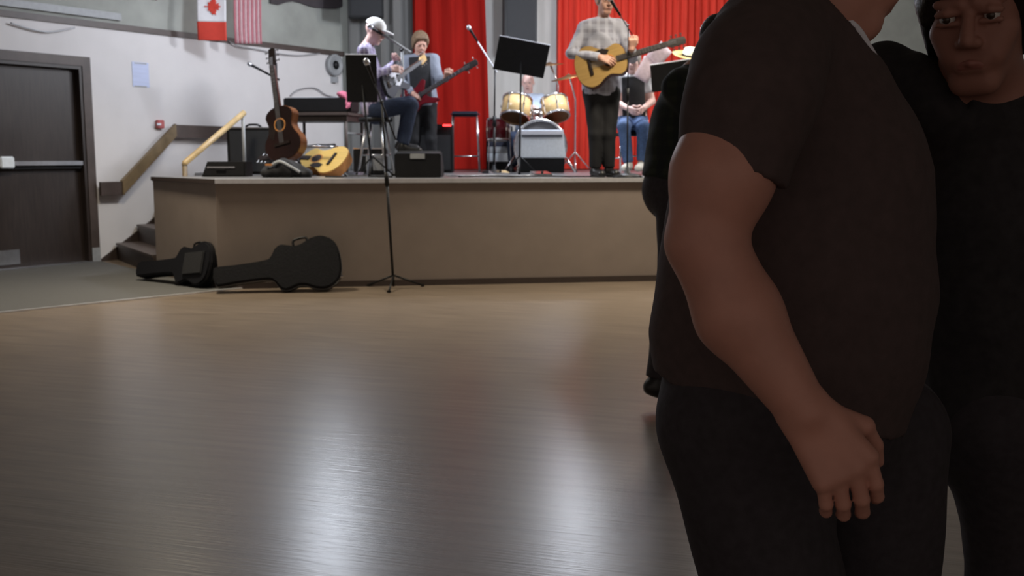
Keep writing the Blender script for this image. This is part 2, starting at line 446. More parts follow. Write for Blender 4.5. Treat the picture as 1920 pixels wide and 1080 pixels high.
def basis(Fv, Uv=(0, 0, 1)):
    Fv = unit(Fv); Rv = unit(np.cross(Fv, np.asarray(Uv, float))); Uv = np.cross(Rv, Fv); return Rv, Fv, Uv
def head_prims(s, c, Fv, k=1.0, Uv=(0, 0, 1)):
    LIDS = []
    R, F, U = basis(Fv, Uv); c = np.asarray(c, float); B = np.stack([R, F, U], 1)
    g = lambda r, f, u: c + (R * r + F * f + U * u) * k
    s.ell(g(0, -.016, .035), (.074 * k, .094 * k, .085 * k), B, .02 * k)
    s.ell(g(0, .022, -.035), (.058 * k, .066 * k, .085 * k), B, .03 * k)
    s.cap(g(-.018, .062, -.098), g(.018, .062, -.098), .02 * k, k=.025 * k)
    for q in (-1, 1):
        s.cap(g(q * .045, .055, -.015), g(q * .03, .068, -.05), .022 * k, .02 * k, k=.02 * k)
        s.ell(g(q * .033, .094, .012), (.02 * k, .014 * k, .012 * k), B, .012 * k, sub=True)
        LIDS.append((g(q * .019, .085, .0205), g(q * .033, .0895, .0215), g(q * .047, .083, .019)))
        s.ell(g(q * .077, -.008, 0), (.009 * k, .018 * k, .031 * k), B, .008 * k)
        s.cap(g(q * .012, .084, .033), g(q * .048, .074, .034), .010 * k, .008 * k, k=.01 * k)
    s.cap(g(0, .084, .02), g(0, .108, -.022), .008 * k, .012 * k, k=.01 * k)
    s.cap(g(-.013, .096, -.028), g(.013, .096, -.028), .0085 * k, k=.008 * k)
    s.cap(g(-.018, .083, -.058), g(.018, .083, -.058), .0085 * k, k=.008 * k)
    s.cap(g(-.014, .082, -.069), g(.014, .082, -.069), .009 * k, k=.008 * k)
    for a, b_, c_ in LIDS:
        s.cap(a, b_, .0065 * k, .0068 * k, k=.004 * k); s.cap(b_, c_, .0068 * k, .006 * k, k=.004 * k)
        s.cap(a - U * .017 * k, c_ - U * .016 * k, .005 * k, k=.005 * k)
    return g, B
def face_parts(root, g, B, k):
    for q in (-1, 1):
        bm = nb(); bmesh.ops.create_uvsphere(bm, u_segments=12, v_segments=8, radius=.0125 * k)
        bmesh.ops.translate(bm, verts=bm.verts[:], vec=g(q * .033, .0785, .012)); e = link('eye', bm, M['eyew'], root, True, True)
        bm = nb(); bmesh.ops.create_uvsphere(bm, u_segments=10, v_segments=6, radius=.0072 * k)
        bmesh.ops.translate(bm, verts=bm.verts[:], vec=g(q * .033, .0862, .0115)); link('iris', bm, M['iris'], e, True, True)
    s = Sdf(); s.cap(g(-.021, .087, -.0615), g(0, .0935, -.060), .004 * k, .0052 * k, .004 * k); s.cap(g(0, .0935, -.060), g(.021, .087, -.0615), .0052 * k, .004 * k, .004 * k)
    s.cap(g(-.016, .0875, -.0675), g(.016, .0875, -.0675), .005 * k, k=.004 * k)
    link('mouth', s.mesh('mouth', .0028 * k), M['lip'], root, True, True)
def hair_mesh(g, B, k, style):
    s = Sdf(); t = .012 if style == 'short' else .024
    s.ell(g(0, -.02, .038), ((.074 + t) * k, (.094 + t) * k, (.085 + t) * k), B, .02)
    if style in ('bushy', 'long'):
        for q in (-1, 1): s.cap(g(q * .062, -.01, .03), g(q * .068, -.03, -.05 if style == 'bushy' else -.1), .033 * k, .026 * k, k=.03)
        s.cap(g(0, -.085, .02), g(0, -.075, -.06 if style == 'bushy' else -.13), .045 * k, .035 * k, k=.04)
        s.cap(g(-.04, .06, .085), g(.045, .055, .09), .03 * k, .03 * k, k=.03)
    Fv = B[:, 1]; Uv = B[:, 2]
    s.cut(g(0, .055, .035), unit(Fv * .85 - Uv * .62))
    s.wave(.003, (150, 110, 60))
    return s

def person(name, label, J, skin, shirt, trousers, shoe, face, up=(0, 0, 1), hair=None, hairstyle='short', girth=1.0, k=1.0,
           sleeve='long', hem=None, ankle_gap=.05, hands=None, h=.012, arm=1.0, ground=None, group=None, fz=.006, vest=None, vneck=None, necklift=.012):
    """J: world joints. One continuous body mesh; clothes, hair, eyes and mouth are its children."""
    for q in J: J[q] = np.asarray(J[q], float)
    base = V(J['pelvis'][0], J['pelvis'][1], ground if ground is not None else min(J['anL'][2], J['anR'][2]) - .09 * k)
    root = thing(name, label, 'person', base, group)
    up_t = unit(J['neck'] - J['pelvis']); rt = unit(J['shR'] - J['shL']); rt = unit(rt - up_t * (rt @ up_t)); ft = np.cross(up_t, rt)
    T = np.stack([rt, ft, up_t], 1); g_ = girth
    midc = J['chest']; belly = J['belly'] if 'belly' in J else J['pelvis'] * .6 + J['chest'] * .4
    def torso(s, e):
        L = np.linalg.norm(J['neck'] - J['pelvis'])
        s.ell(midc, ((.165 * g_ + e) * k, (.118 * g_ + e) * k, (.21 + e) * k), T, .06)
        s.ell(belly, ((.150 * g_ + e) * k, (.122 * g_ + e) * k, (.19 + e) * k), T, .06)
        s.ell(J['pelvis'], ((.165 * g_ + e) * k, (.125 * g_ + e) * k, (.15 + e) * k), T, .06)
        s.cap(J['shL'], J['shR'], (.058 + e) * k, k=.05)
        s.cap(J['neck'] - up_t * .03, J['shL'] * .75 + J['neck'] * .25, (.05 + e) * k, (.05 + e) * k, k=.04)
        s.cap(J['neck'] - up_t * .03, J['shR'] * .75 + J['neck'] * .25, (.05 + e) * k, (.05 + e) * k, k=.04)
    def arms(s, e, upto=2):
        for q in 'LR':
            s.cap(J['sh' + q], J['el' + q], (.051 * arm + e) * k, (.041 * arm + e) * k, k=.03)
            if upto > 1: s.cap(J['el' + q], J['wr' + q], (.041 * arm + e) * k, (.028 * arm + e) * k, k=.015)
    def legs(s, e, eb):
        for q in 'LR':
            s.cap(J['hip' + q], J['kn' + q], (.082 * (.6 + .4 * g_) + e) * k, (.055 + e) * k, k=.03)
            s.cap(J['kn' + q], J['an' + q], (.054 + e) * k, (.036 + eb) * k, k=.02)
    b = Sdf(); torso(b, 0); arms(b, 0); legs(b, 0, 0)
    R, F, U = basis(face, up)
    b.cap(J['neck'] - up_t * .02, J['head'] - U * .05 * k - F * .01, .058 * k, .052 * k, k=.03)
    g, B = head_prims(b, J['head'], face, k, up)
    zones = [(J['head'] + F * .04, .12 * k, fz)]
    hands = hands or {}
    for q in 'LR':
        d0 = unit(J['wr' + q] - J['el' + q]); hs = hands.get(q, {})
        n0 = hs.get('n', rt * (1 if q == 'R' else -1) if abs(d0 @ rt) < .8 else up_t)
        hand_prims(b, J['wr' + q], hs.get('d', d0), n0, (-1 if q == 'R' else 1), k * hs.get('sz', 1), hs.get('curl', .5), thumb_curl=hs.get('tc', .4))
        zones.append((J['wr' + q] + unit(hs.get('d', d0)) * .09 * k, .1 * k, fz * .8))
        to = J['to' + q] if 'to' + q in J else J['an' + q] + unit(V(F[0], F[1], 0)) * .14 * k - V(0, 0, .05 * k)
        J['to' + q] = to
        b.cap(J['an' + q] - V(0, 0, .04 * k), to, .036 * k, .028 * k, k=.02)
    body = link('body', b.mesh('body', h, zones), skin, root, True, True)
    # clothes
    s = Sdf(); torso(s, .014); s.cut(J['neck'] + up_t * necklift, up_t * .9 - ft * .25)
    if vneck: s.notch(*vneck)
    hemz = hem if hem is not None else J['pelvis'] - up_t * .06 * k
    s.cut(hemz, -up_t)
    hemd = hemz
    arms(s, .012, 2)
    for q in 'LR':
        d0 = unit(J['wr' + q] - J['el' + q]); u0 = unit(J['el' + q] - J['sh' + q])
        if sleeve == 'long': s.cut(J['wr' + q] - d0 * .015, d0, (J['wr' + q], .09 * k))
        else:
            s.ops = [o for o in s.ops if not (o[0] == 'cap' and np.allclose(o[1], J['el' + q]))]
            cc = J['sh' + q] + (J['el' + q] - J['sh' + q]) * .62; s.cut(cc, u0, (cc + u0 * .12, .15 * k))
    s.wave(.0035, (31, 27, 23))
    link('shirt', s.mesh('shirt', h), shirt, root, True, True)
    if vest:
        s = Sdf(); torso(s, .026); s.cut(J['neck'] - up_t * .02, up_t); s.cut(J['pelvis'] - up_t * .02, -up_t)
        for q, sg in (('L', -1), ('R', 1)): s.cut(J['sh' + q] - rt * sg * .03, rt * sg)
        link('vest', s.mesh('vest', h), vest, root, True, True)
    s = Sdf()
    s.ell(J['pelvis'], ((.165 * g_ + .01) * k, (.125 * g_ + .01) * k, .16 * k), T, .06); legs(s, .016, .022)
    s.cut(J['pelvis'] + up_t * .16 * k, up_t)
    for q in 'LR':
        d0 = unit(J['an' + q] - J['kn' + q]); s.cut(J['an' + q] + d0 * (.04 - ankle_gap) * k, d0, (J['an' + q] + d0 * .05, .12 * k))
    s.wave(.003, (29, 33, 21))
    link('trousers', s.mesh('trousers', h), trousers, root, True, True)
    for q in 'LR':
        a = J['an' + q] - V(0, 0, .035 * k); t = J['to' + q]; s = Sdf()
        hd = unit(V(t[0] - a[0], t[1] - a[1], 0)); dn = unit(np.cross(np.cross(hd, V(0, 0, 1)), t - a)) if False else V(0, 0, 1)
        s.cap(a, a + V(0, 0, .03), .046 * k, .046 * k, k=.02); s.cap(a, t + hd * .01, .045 * k, .04 * k, k=.02)
        s.cap(a - hd * .03 * k, a, .04 * k, k=.02)
        sl = t - a; nn = unit(V(0, 0, -1) - unit(sl) * (V(0, 0, -1) @ unit(sl)))
        s.cut(a + nn * .048 * k, nn)
        link('shoe', s.mesh('shoe', .009), shoe, root, True, True)
    if hair is not None:
        link('hair', hair_mesh(g, B, k, hairstyle).mesh('hair', min(h, .008)), hair, root, True, True)
    face_parts(root, g, B, k)
    return root, g, B

# ================================================================== THE SETTING
STAGE = .965
FD = unit(V(.9888, .1491, 0)); FN = V(-.1491, .9888, 0)      # along the stage front, into the stage
F0 = V(-1.72, 9.0, 0)
C0 = V(-2.588, 8.869, 0)                                     # front left corner of the stage
WB = V(-4.61, 11.26, 0)                                      # where the first stair meets the wall
E0 = C0 + (WB - C0) * .465                                   # far edge of the end panel
BK = F0 + FN * 5.65                                          # a point of the back wall
def back(u, off=0.0):
    d = ray(u, 200); p0 = BK - FN * off; t = np.dot(p0 - CAM, FN) / np.dot(d, FN); q = CAM + d * t; q[2] = 0; return q
def struct(name, bm, m, parent=None, smooth=False):
    o = link(name, bm, m, parent, smooth)
    if parent is None: o['kind'] = 'structure'
    return o
H = 3.75
bm = nb(); prism(bm, [(-16, -3, -.1), (7, -3, -.1), (7, 17, -.1), (-16, 17, -.1)], (0, 0, .1)); struct('floor', bm, M['floor'])
bm = nb(); prism(bm, [(-16, -3, H), (7, -3, H), (7, 17, H), (-16, 17, H)], (0, 0, .1)); struct('ceiling', bm, M['ceil'])
TRIM = 2.59
wa = W0 - DW * 13; wb = W0 + DW * 5
door_a = PW(-190, 500); door_b = PW(166, 400)                 # door opening on the wall
ka = np.dot(door_a - W0, DW); kb = np.dot(door_b - W0, DW)
def wallbox(bm, k0, k1, z0, z1, off0, off1):
    p = [W0 + DW * k0 + NW * off0, W0 + DW * k1 + NW * off0, W0 + DW * k1 + NW * off1, W0 + DW * k0 + NW * off1]
    prism(bm, [(q[0], q[1], z0) for q in p], (0, 0, z1 - z0)); return bm
DH = 2.13
bm = nb()
wallbox(bm, -13, ka, 0, TRIM, -.15, 0); wallbox(bm, kb, 5, 0, TRIM, -.15, 0); wallbox(bm, ka, kb, DH, TRIM, -.15, 0)
wall_left = struct('wall_left', bm, M['wall'])
bm = nb(); wallbox(bm, -13, 5, TRIM, H, -.15, -.012); link('upper_wall', bm, M['upper'], wall_left)
bm = nb(); wallbox(bm, -13, 4.1, TRIM - .03, TRIM + .035, 0, .025); struct('trim_1', bm, M['trimwood'])
bm = nb(); k1 = np.dot(PW(225, 40) - W0, DW); wallbox(bm, -13, k1, TRIM + .075, TRIM + .15, -.012, .03); struct('trim_2', bm, M['grey'])
bm = nb(); wallbox(bm, -13, ka - .09, .0, .1, 0, .015); struct('baseboard_left', bm, M['skirt'])
def wallquad(bm, a, b, off, th):
    prism(bm, [a + NW * off, b + NW * off, b + NW * (off + th), a + NW * (off + th)], (0, 0, 1)); return bm
# back wall, right wall
ba = BK - FD * 3; bb = BK + FD * 11
bm = nb(); prism(bm, [ba, bb, bb + FN * .15, ba + FN * .15], (0, 0, H)); struct('wall_back', bm, M['upper'])
bm = nb(); prism(bm, [(6.6, -3, 0), (6.6, 16.5, 0), (6.75, 16.5, 0), (6.75, -3, 0)], (0, 0, H)); struct('wall_right', bm, M['upper'])

# door in the left wall
bm = nb(); wallbox(bm, ka, kb, .012, DH, -.11, -.06)
door = struct('door_1', bm, M['darkwood'])
for nm, args in (('door_jamb', (kb - .035, kb, 0, DH, -.15, .02)), ('door_jamb', (ka, ka + .035, 0, DH, -.15, .02)), ('door_head', (ka + .035, kb - .035, DH - .035, DH, -.15, .02)),
                 ('door_casing', (kb, kb + .1, 0, DH + .1, 0, .03)), ('door_casing', (ka - .1, ka, 0, DH + .1, 0, .03)), ('door_casing', (ka, kb, DH, DH + .1, 0, .03))):
    bm = nb(); wallbox(bm, *args); link(nm, bm, M['trimwood'] if 'casing' in nm else M['darkwood'], door)
bm = nb(); wallbox(bm, ka, kb, 0, .016, -.12, .05); link('threshold', bm, M['steel'], door)
zb = PW(80, 306)[2]
bm = nb(); wallbox(bm, ka + .1, kb - .05, zb - .022, zb + .022, -.01, .025)
bar = link('push_bar', bm, M['steel'], door)
bm = nb(); wallbox(bm, ka + .06, kb - .04, zb - .06, zb - .022, -.06, -.01); link('push_bar_rail', bm, M['black'], bar)
kk = np.dot(PW(11, 305) - W0, DW); bm = nb(); wallbox(bm, kk - .075, kk + .075, zb - .05, zb + .07, -.06, .04)
bmesh.ops.bevel(bm, geom=bm.edges[:], offset=.012, segments=2, affect='EDGES'); link('latch_case', bm, M['lightgrey'], bar)
bm = nb(); wallbox(bm, kk - .12, kk + .12, .05, .2, -.06, -.055); link('kick_plate', bm, M['steel'], door)
bm = nb(); wallbox(bm, kb + .0, kb + .1, 0, .16, .03, .036); link('casing_foot_plate', bm, M['grey'], door)

# carpet with its metal edging
ea = V(-3.82, 7.5, 0); eb = V(-2.33, 8.96, 0); ed = unit(eb - ea); e0 = ea - ed * 9
e1 = ea + ed * (np.cross((F0 - ea)[:2], FD[:2]) / np.cross(ed[:2], FD[:2]))
far = W0 - DW * 12.9
bm = nb(); prism(bm, [e0, e1, C0, E0, WB, far], (0, 0, .008)); o = struct('floor_carpet', bm, M['carpet'])
en = V(-ed[1], ed[0], 0)
bm = nb(); prism(bm, [e0 - en * .012, e1 - en * .012, e1 + en * .012, e0 + en * .012], (0, 0, .0125)); link('edging_strip', bm, M['nosing'], o)

# ------------------------------------------------------------------ the stage
R_END = F0 + FD * 6.4
RUN = .285; NST = 5; RISE = STAGE / NST
A1 = E0 + DW * RUN * (NST - 1); A2 = WB + DW * (RUN * (NST - 1) + .23)
stage = bpy.data.objects.new('stage', None); COL.objects.link(stage); stage['kind'] = 'structure'
wk = W0 + DW * 3.93; rb = R_END + FN * 5.62
bm = nb(); prism(bm, [C0, R_END, rb, wk, A2, A1, E0], (0, 0, .04)); bmesh.ops.translate(bm, verts=bm.verts, vec=(0, 0, STAGE - .04)); link('stage_deck', bm, M['deck'], stage)
bm = nb(); prism(bm, [C0 + FN * .02, R_END + FN * .02, R_END + FN * .06, C0 + FN * .06], (0, 0, STAGE - .04)); link('front_panel', bm, M['panel'], stage)
cd = unit(E0 - C0); cn = V(cd[1], -cd[0], 0)
if cn @ V(1, 0, 0) < 0: cn = -cn
bm = nb(); prism(bm, [C0 + FN * .02 + cn * .01, E0 + cn * .01, E0 + cn * .05, C0 + FN * .06 + cn * .05], (0, 0, STAGE - .04)); link('end_panel', bm, M['panel'], stage)
bm = nb(); prism(bm, [E0 + cn * .05, A1 + cn * .05, A1 + cn * .09, E0 + cn * .09], (0, 0, STAGE - .04)); link('stair_side_panel', bm, M['panel'], stage)
bm = nb()
prism(bm, [C0 - FN * .012 + V(0, 0, STAGE - .035), R_END - FN * .012 + V(0, 0, STAGE - .035), R_END - FN * .0 + V(0, 0, STAGE - .035), C0 + V(0, 0, STAGE - .035)], (0, 0, .038))
prism(bm, [C0 + V(0, 0, STAGE), R_END + V(0, 0, STAGE), R_END + FN * .03 + V(0, 0, STAGE), C0 + FN * .03 + V(0, 0, STAGE)], (0, 0, .003))
link('stage_nosing', bm, M['nosing'], stage)
bm = nb(); prism(bm, [C0 - cn * .012 + V(0, 0, STAGE - .035), E0 - cn * .012 + V(0, 0, STAGE - .035), E0 + V(0, 0, STAGE - .035), C0 + V(0, 0, STAGE - .035)], (0, 0, .037)); link('stage_nosing', bm, M['skirt'], stage)
bm = nb(); prism(bm, [C0 + FN * .003, R_END + FN * .003, R_END + FN * .02, C0 + FN * .02], (0, 0, .055)); struct('baseboard_stage', bm, M['skirt'])
# stairs up along the wall, every step a piece of its own
st = bpy.data.objects.new('stage_stairs', None); COL.objects.link(st); st['kind'] = 'structure'
for i in range(NST - 1):
    a = E0 + cd * .05 + DW * RUN * i; b = WB - cd * .03 + DW * (RUN * i + .23)
    bm = nb(); prism(bm, [a, b, b + DW * RUN, a + DW * RUN], (0, 0, RISE * (i + 1) - .025))
    stp = link('step', bm, M['skirt'], st)
    bm = nb(); z = V(0, 0, RISE * (i + 1) - .025); prism(bm, [a - DW * .02 + z, b - DW * .02 + z, b + DW * RUN + z, a + DW * RUN + z], (0, 0, .025)); link('tread', bm, M['trimwood'], stp)
# sloped skirting on the wall beside the stairs
bm = nb(); o = NW * .004
pts = [W0 + DW * k_ + NW * .004 + V(0, 0, z_) for k_, z_ in ((.0, 0), (.0, .015), (.71, .43), (1.45, .97), (1.45, .5), (.5, 0))]
prism(bm, pts, NW * .018); struct('baseboard_stairs', bm, M['skirt'])

# handrails
def rail_board(bm, p, q, hgt, th):
    """flat board on the wall from p to q (points of the wall, lower edge centre), height hgt"""
    z = V(0, 0, hgt / 2); prism(bm, [p - z, q - z, q + z, p + z], NW * th); return bm
OFF = .06
r0 = PW(186, 354, OFF); r1 = PW(226, 354, OFF); r1[2] = r0[2]; r2 = PW(326, 246, OFF); r3 = PW(520, 256, OFF); r3[2] = r2[2] - .005
t = thing('wall_handrail', 'brown board handrail on the white wall climbing beside the door', 'handrail', (r1[0], r1[1], r1[2]))
for nm, p, q in (('lower_rail', r0, r1 + DW * .03), ('upper_rail', r2 - DW * .02, r3)):
    bm = nb(); rail_board(bm, p, q, .15, .035); link(nm, bm, M['trimwood'], t, shift=True)
bm = nb(); z = V(0, 0, .075); sd = NW * .075
prism(bm, [r1 - V(0, 0, .075) - NW * .0, r2 - V(0, 0, .06), r2 + V(0, 0, .085), r1 + V(0, 0, .085)], NW * .05); link('sloping_rail', bm, M['railwood'], t, shift=True)
for p in (r0 * .5 + r1 * .5, r1 * .6 + r2 * .4, r2 * .7 + r3 * .3):
    bm = nb(); q = p - NW * OFF; tube(bm, [q, p], .014); link('bracket', bm, M['steel'], t, shift=True)
# pale rail at the stage edge of the stairs
l0 = E0 + DW * .33 ; l1 = E0 + DW * 1.16
za = 1.06; zc = 1.66
pl = thing('stair_rail', 'thin pale wooden rail sloping up from the stage corner', 'handrail', (l0[0], l0[1], .2))
b0 = P(346, 306, l0[1]); b1 = P(458, 211, l1[1])
bm = nb(); tube(bm, [b0 - V(0, 0, .02) , b0, b1], .03, 10); link('rail', bm, M['palewood'], pl, True, True)
bm = nb(); tube(bm, [V(b0[0], b0[1], RISE * 2), b0], .026, 10); link('post', bm, M['railwood'], pl, True, True)
bm = nb(); tube(bm, [V(b1[0], b1[1], STAGE) - DW * .02, b1 - V(0, 0, .02) - DW * .02], .018, 10); link('post', bm, M['grey'], pl, True, True)

# ------------------------------------------------------------------ things on the left wall
def wall_panel(bm, u0, u1, v0, v1, off, th):
    a = PW(u0, (v0 + v1) / 2, off); b = PW(u1, (v0 + v1) / 2, off); z1 = PW((u0 + u1) / 2, v0, off)[2]; z0 = PW((u0 + u1) / 2, v1, off)[2]
    prism(bm, [V(a[0], a[1], z0), V(b[0], b[1], z0), V(b[0], b[1], z1), V(a[0], a[1], z1)], NW * th); return bm
bm = nb(); wall_panel(bm, 248, 279, 117, 163, .001, .004); n_ = link('paper_notice', bm, M['bluepaper']); tag(n_, 'pale blue paper notice taped to the white wall right of the door', 'notice')
for i in range(2):
    bm = nb(); wall_panel(bm, 252, 275, 118 + i * 43, 120 + i * 43, .005, .001); link('tape_strip', bm, M['grey'], n_)
al = thing('alarm_box', 'small red alarm box on the wall above the handrail', 'alarm', PW(297, 233))
bm = nb(); wall_panel(bm, 291, 304, 225, 241, .001, .05); bmesh.ops.bevel(bm, geom=bm.edges[:], offset=.008, segments=2, affect='EDGES'); link('housing', bm, M['redbox'], al, shift=True)
bm = nb(); wall_panel(bm, 294, 301, 231, 235, .052, .012); link('pull_handle', bm, M['paper'], al, shift=True)
fan_c = PW(628, 122, .05)
fan = thing('wall_speaker', 'small grey round device on the wall behind the keyboard', 'device', fan_c)
bm = nb(); lathe(bm, [(0, 0), (.13, 0), (.15, .03), (.15, .06), (.12, .07), (.11, .06), (0, .055)], zframe(NW, fan_c - NW * .04)); link('round_housing', bm, M['grey'], fan, True, True)
bm = nb(); lathe(bm, [(0, .03), (.06, .03), (.03, .05), (0, .055)], zframe(NW, fan_c - NW * .005)); link('dome', bm, M['black'], fan, True, True)
bm = nb(); q = fan_c - NW * .03; box(bm, q + V(0, 0, -.2), (.12, .05, .08)); link('bracket', bm, M['grey'], fan, shift=True)
bm = nb(); tube(bm, bez([PW(20, 43, .035), PW(60, 55, .035), PW(95, 60, .035), PW(140, 52, .035)]), .009, 6); tag(link('drooping_cable', bm, M['silver'], None, True), 'grey cable drooping below the brown trim above the door', 'cable')
bm = nb(); tube(bm, bez([PW(430, 78, .04), PW(450, 88, .04), PW(480, 92, .04), PW(520, 100, .04), PW(560, 104, .04), PW(600, 100, .04)]), .007, 6); tag(link('drooping_cable', bm, M['silver'], None, True), 'thin cable sagging below the trim right of the striped flag', 'cable')
bm = nb(); tube(bm, bez([PW(545, 180, .03), PW(560, 168, .03), PW(590, 165, .03), PW(612, 178, .03), PW(640, 184, .03)]), .008, 6); tag(link('looped_cable', bm, M['silver'], None, True), 'grey cable looping on the wall just above the keyboard', 'cable')
bm = nb(); q = PW(291, -4, .02); box(bm, q + V(0, 0, .05), (.10, .03, .14), Matrix.Rotation(math.radians(-33), 3, 'Z') @ Matrix.Rotation(.3, 3, 'Y'), .01); tag(link('wall_ornament', bm, M['maroon']), 'dark maroon ornament high on the grey upper wall', 'ornament')
# dark banner at the top of the wall
bm = nb(); a = PW(505, -30, .01); b = PW(640, -30, .01); n = 10; pts = []
zt_ = a[2] + .1
poly = [V(a[0], a[1], zt_)] + [V(*(a * (1 - i / n) + b * (i / n))[:2], PW(505 + 135 * i / n, [6, 9, 4, 2, 5, 10, 14, 15, 16, 16, 12][i], .01)[2]) for i in range(n + 1)] + [V(b[0], b[1], zt_)]
prism(bm, poly, NW * .015); tag(link('wall_banner', bm, M['banner']), 'dark banner with a ragged lower edge on the upper wall', 'banner')

# ------------------------------------------------------------------ flags on slanted poles
def flag(name, label, u0, u1, vtop, vbot, kind):
    off = .42
    pc = PW((u0 + u1) / 2, vbot, off); Y = pc[1]
    a = P(u0, vbot, Y); b = P(u1, vbot, Y); wd = b[0] - a[0]; z0 = P((u0 + u1) / 2, vbot, Y)[2]; z1 = P((u0 + u1) / 2, vtop, Y)[2]
    t = thing(name, label, 'flag', (a[0] + wd / 2, Y, z1), 'flags on the left wall')
    hgt = z1 - z0
    def cloth(nm, x0, x1, y0, y1, m, lift=0.0, nx=16, ny=20):
        bm = nb(); g = []
        for j in range(ny + 1):
            row = []
            for i in range(nx + 1):
                x = x0 + (x1 - x0) * i / nx; y = y0 + (y1 - y0) * j / ny
                row.append(bm.verts.new((x * (1 - .06 * (1 - y)) , .022 * math.sin(x * 9 + 2 * y) - .012 * math.sin(7 * y) - lift, z1 - 0 - (1 - y) * hgt)) )
            g.append(row)
        for j in range(ny):
            for i in range(nx): bm.faces.new((g[j][i], g[j][i + 1], g[j + 1][i + 1], g[j + 1][i]))
        for v in bm.verts: v.co.x += a[0] + wd / 2; v.co.y += Y
        r = bmesh.ops.extrude_face_region(bm, geom=bm.faces[:]); bmesh.ops.translate(bm, verts=[q for q in r['geom'] if isinstance(q, bmesh.types.BMVert)], vec=(0, -.004, 0))
        return link(nm, bm, m, t, True, True)
    h2 = wd / 2
    if kind == 'leaf':
        cloth('white_field', -h2, h2, .27, .75, M['flagwhite']); cloth('red_bar', -h2, h2, 0, .27, M['flagred']); cloth('red_bar', -h2, h2, .75, 1, M['flagred'])
        # maple leaf turned on its side, laid on the white field
        L = [(0, 1), (.14, .72), (.34, .8), (.27, .38), (.47, .56), (.53, .44), (.84, .49), (.72, .26), (.82, .17), (.4, -.14), (.45, -.3), (.05, -.24), (.06, -.62)]
        L = L + [(-x, y) for x, y in L[::-1] if x > 0]
        R_ = wd * .34; cx = 0; cy = .49
        bm = nb(); poly = []
        for x, y in L:
            X_ = y * R_ + cx - .04 * R_; Z_ = -x * R_; yy = cy + Z_ / hgt
            poly.append(V(a[0] + wd / 2 + X_, Y + .022 * math.sin(X_ * 9 + 2 * yy) - .012 * math.sin(7 * yy) - .012, z1 - (1 - yy) * hgt))
        c_ = np.mean(poly, 0)
        vv = [bm.verts.new(p) for p in poly]; cc = bm.verts.new(c_)
        for i in range(len(vv)): bm.faces.new((vv[i], vv[(i + 1) % len(vv)], cc))
        r = bmesh.ops.extrude_face_region(bm, geom=bm.faces[:]); bmesh.ops.translate(bm, verts=[q for q in r['geom'] if isinstance(q, bmesh.types.BMVert)], vec=(0, -.004, 0))
        link('maple_leaf', bm, M['flagred'], t, False, True)
    else:
        n = 13; 
        for i in range(n): cloth('red_stripe' if i % 2 == 0 else 'white_stripe', -h2 + wd * i / n, -h2 + wd * (i + 1) / n, 0, 1 if i < 6 else .78, M['fadedred'] if i % 2 == 0 else M['fadedwhite'], nx=2)
        cloth('blue_canton', -h2 + wd * 6 / 13, h2, .78, 1, M['flagblue'], 0)
    bm = nb(); top = V(a[0] + wd / 2, Y, z1); wl = top - NW * (np.dot(top - W0, NW) - .0) ; tube(bm, [wl - V(0, 0, .12), top + V(0, 0, .03) + unit(top - wl) * .04], .012, 8); pl_ = link('pole', bm, M['railwood'], t, True, True)
    bm = nb(); tube(bm, [top - V(h2, 0, -.012), top + V(h2, 0, .012)], .01, 8); link('crossbar', bm, M['railwood'], pl_, True, True)
    return t
flag('maple_leaf_flag', 'red and white flag with a red maple leaf hanging vertically', 371, 426, -55, 76, 'leaf')
flag('striped_flag', 'faded red and white striped flag with blue corner hanging vertically', 440, 492, -60, 82, 'stripe')

# ------------------------------------------------------------------ curtains at the back of the stage
def curtain(name, label, u0, u1, m, off, pleat, amp, z0=STAGE, z1=H, slant=0.0, seed=1):
    a = back(u0, off); b = back(u1, off); L = np.linalg.norm(b - a); d = unit(b - a); n = max(int(L / pleat * 8), 24); rnd = random.Random(seed)
    ph = [rnd.uniform(-.6, .6) for _ in range(40)]
    bm = nb(); rows = []
    for z in (z0 + .012, (z0 + z1) / 2, z1):
        row = []
        for i in range(n + 1):
            s = L * i / n; q = s / pleat * 2 * math.pi
            am = amp * (1.15 if z < z1 - .1 else .8) * (1 + .35 * math.sin(q * .23 + ph[0] * 5))
            y = am * math.sin(q + ph[int(q / 6.3) % 40] * .6) + am * .3 * math.sin(2.3 * q)
            sl = slant * (1 - i / n if slant < 0 else i / n) * (z1 - z) / (z1 - z0)
            p = a + d * (s + abs(slant) * 0 + sl) - FN * y; row.append(bm.verts.new((p[0], p[1], z)))
        rows.append(row)
    for r0_, r1_ in zip(rows, rows[1:]):
        for i in range(n): bm.faces.new((r0_[i], r0_[i + 1], r1_[i + 1], r1_[i]))
    r = bmesh.ops.extrude_face_region(bm, geom=bm.faces[:]); bmesh.ops.translate(bm, verts=[q for q in r['geom'] if isinstance(q, bmesh.types.BMVert)], vec=tuple(FN * .012))
    o = link(name, bm, m, None, True); o.data.set_sharp_from_angle(angle=1.2)
    return tag(o, label, 'curtain', 'curtains behind the band')
curtain('grey_curtain', 'grey drape behind the man in the white cap', 655, 783, M['greydrape'], .1, .2, .03, seed=3)
curtain('red_curtain', 'dark red curtain behind the bass player', 776, 908, M['shadedred'], .22, .24, .035, seed=5, slant=.09)
curtain('pale_curtain', 'pale grey drape between the two red curtains', 905, 1052, M['paledrape'], .1, .35, .012, seed=7)
curtain('red_curtain', 'wide bright red curtain behind the standing guitarist', 1044, 1560, M['red'], .22, .11, .03, seed=9)
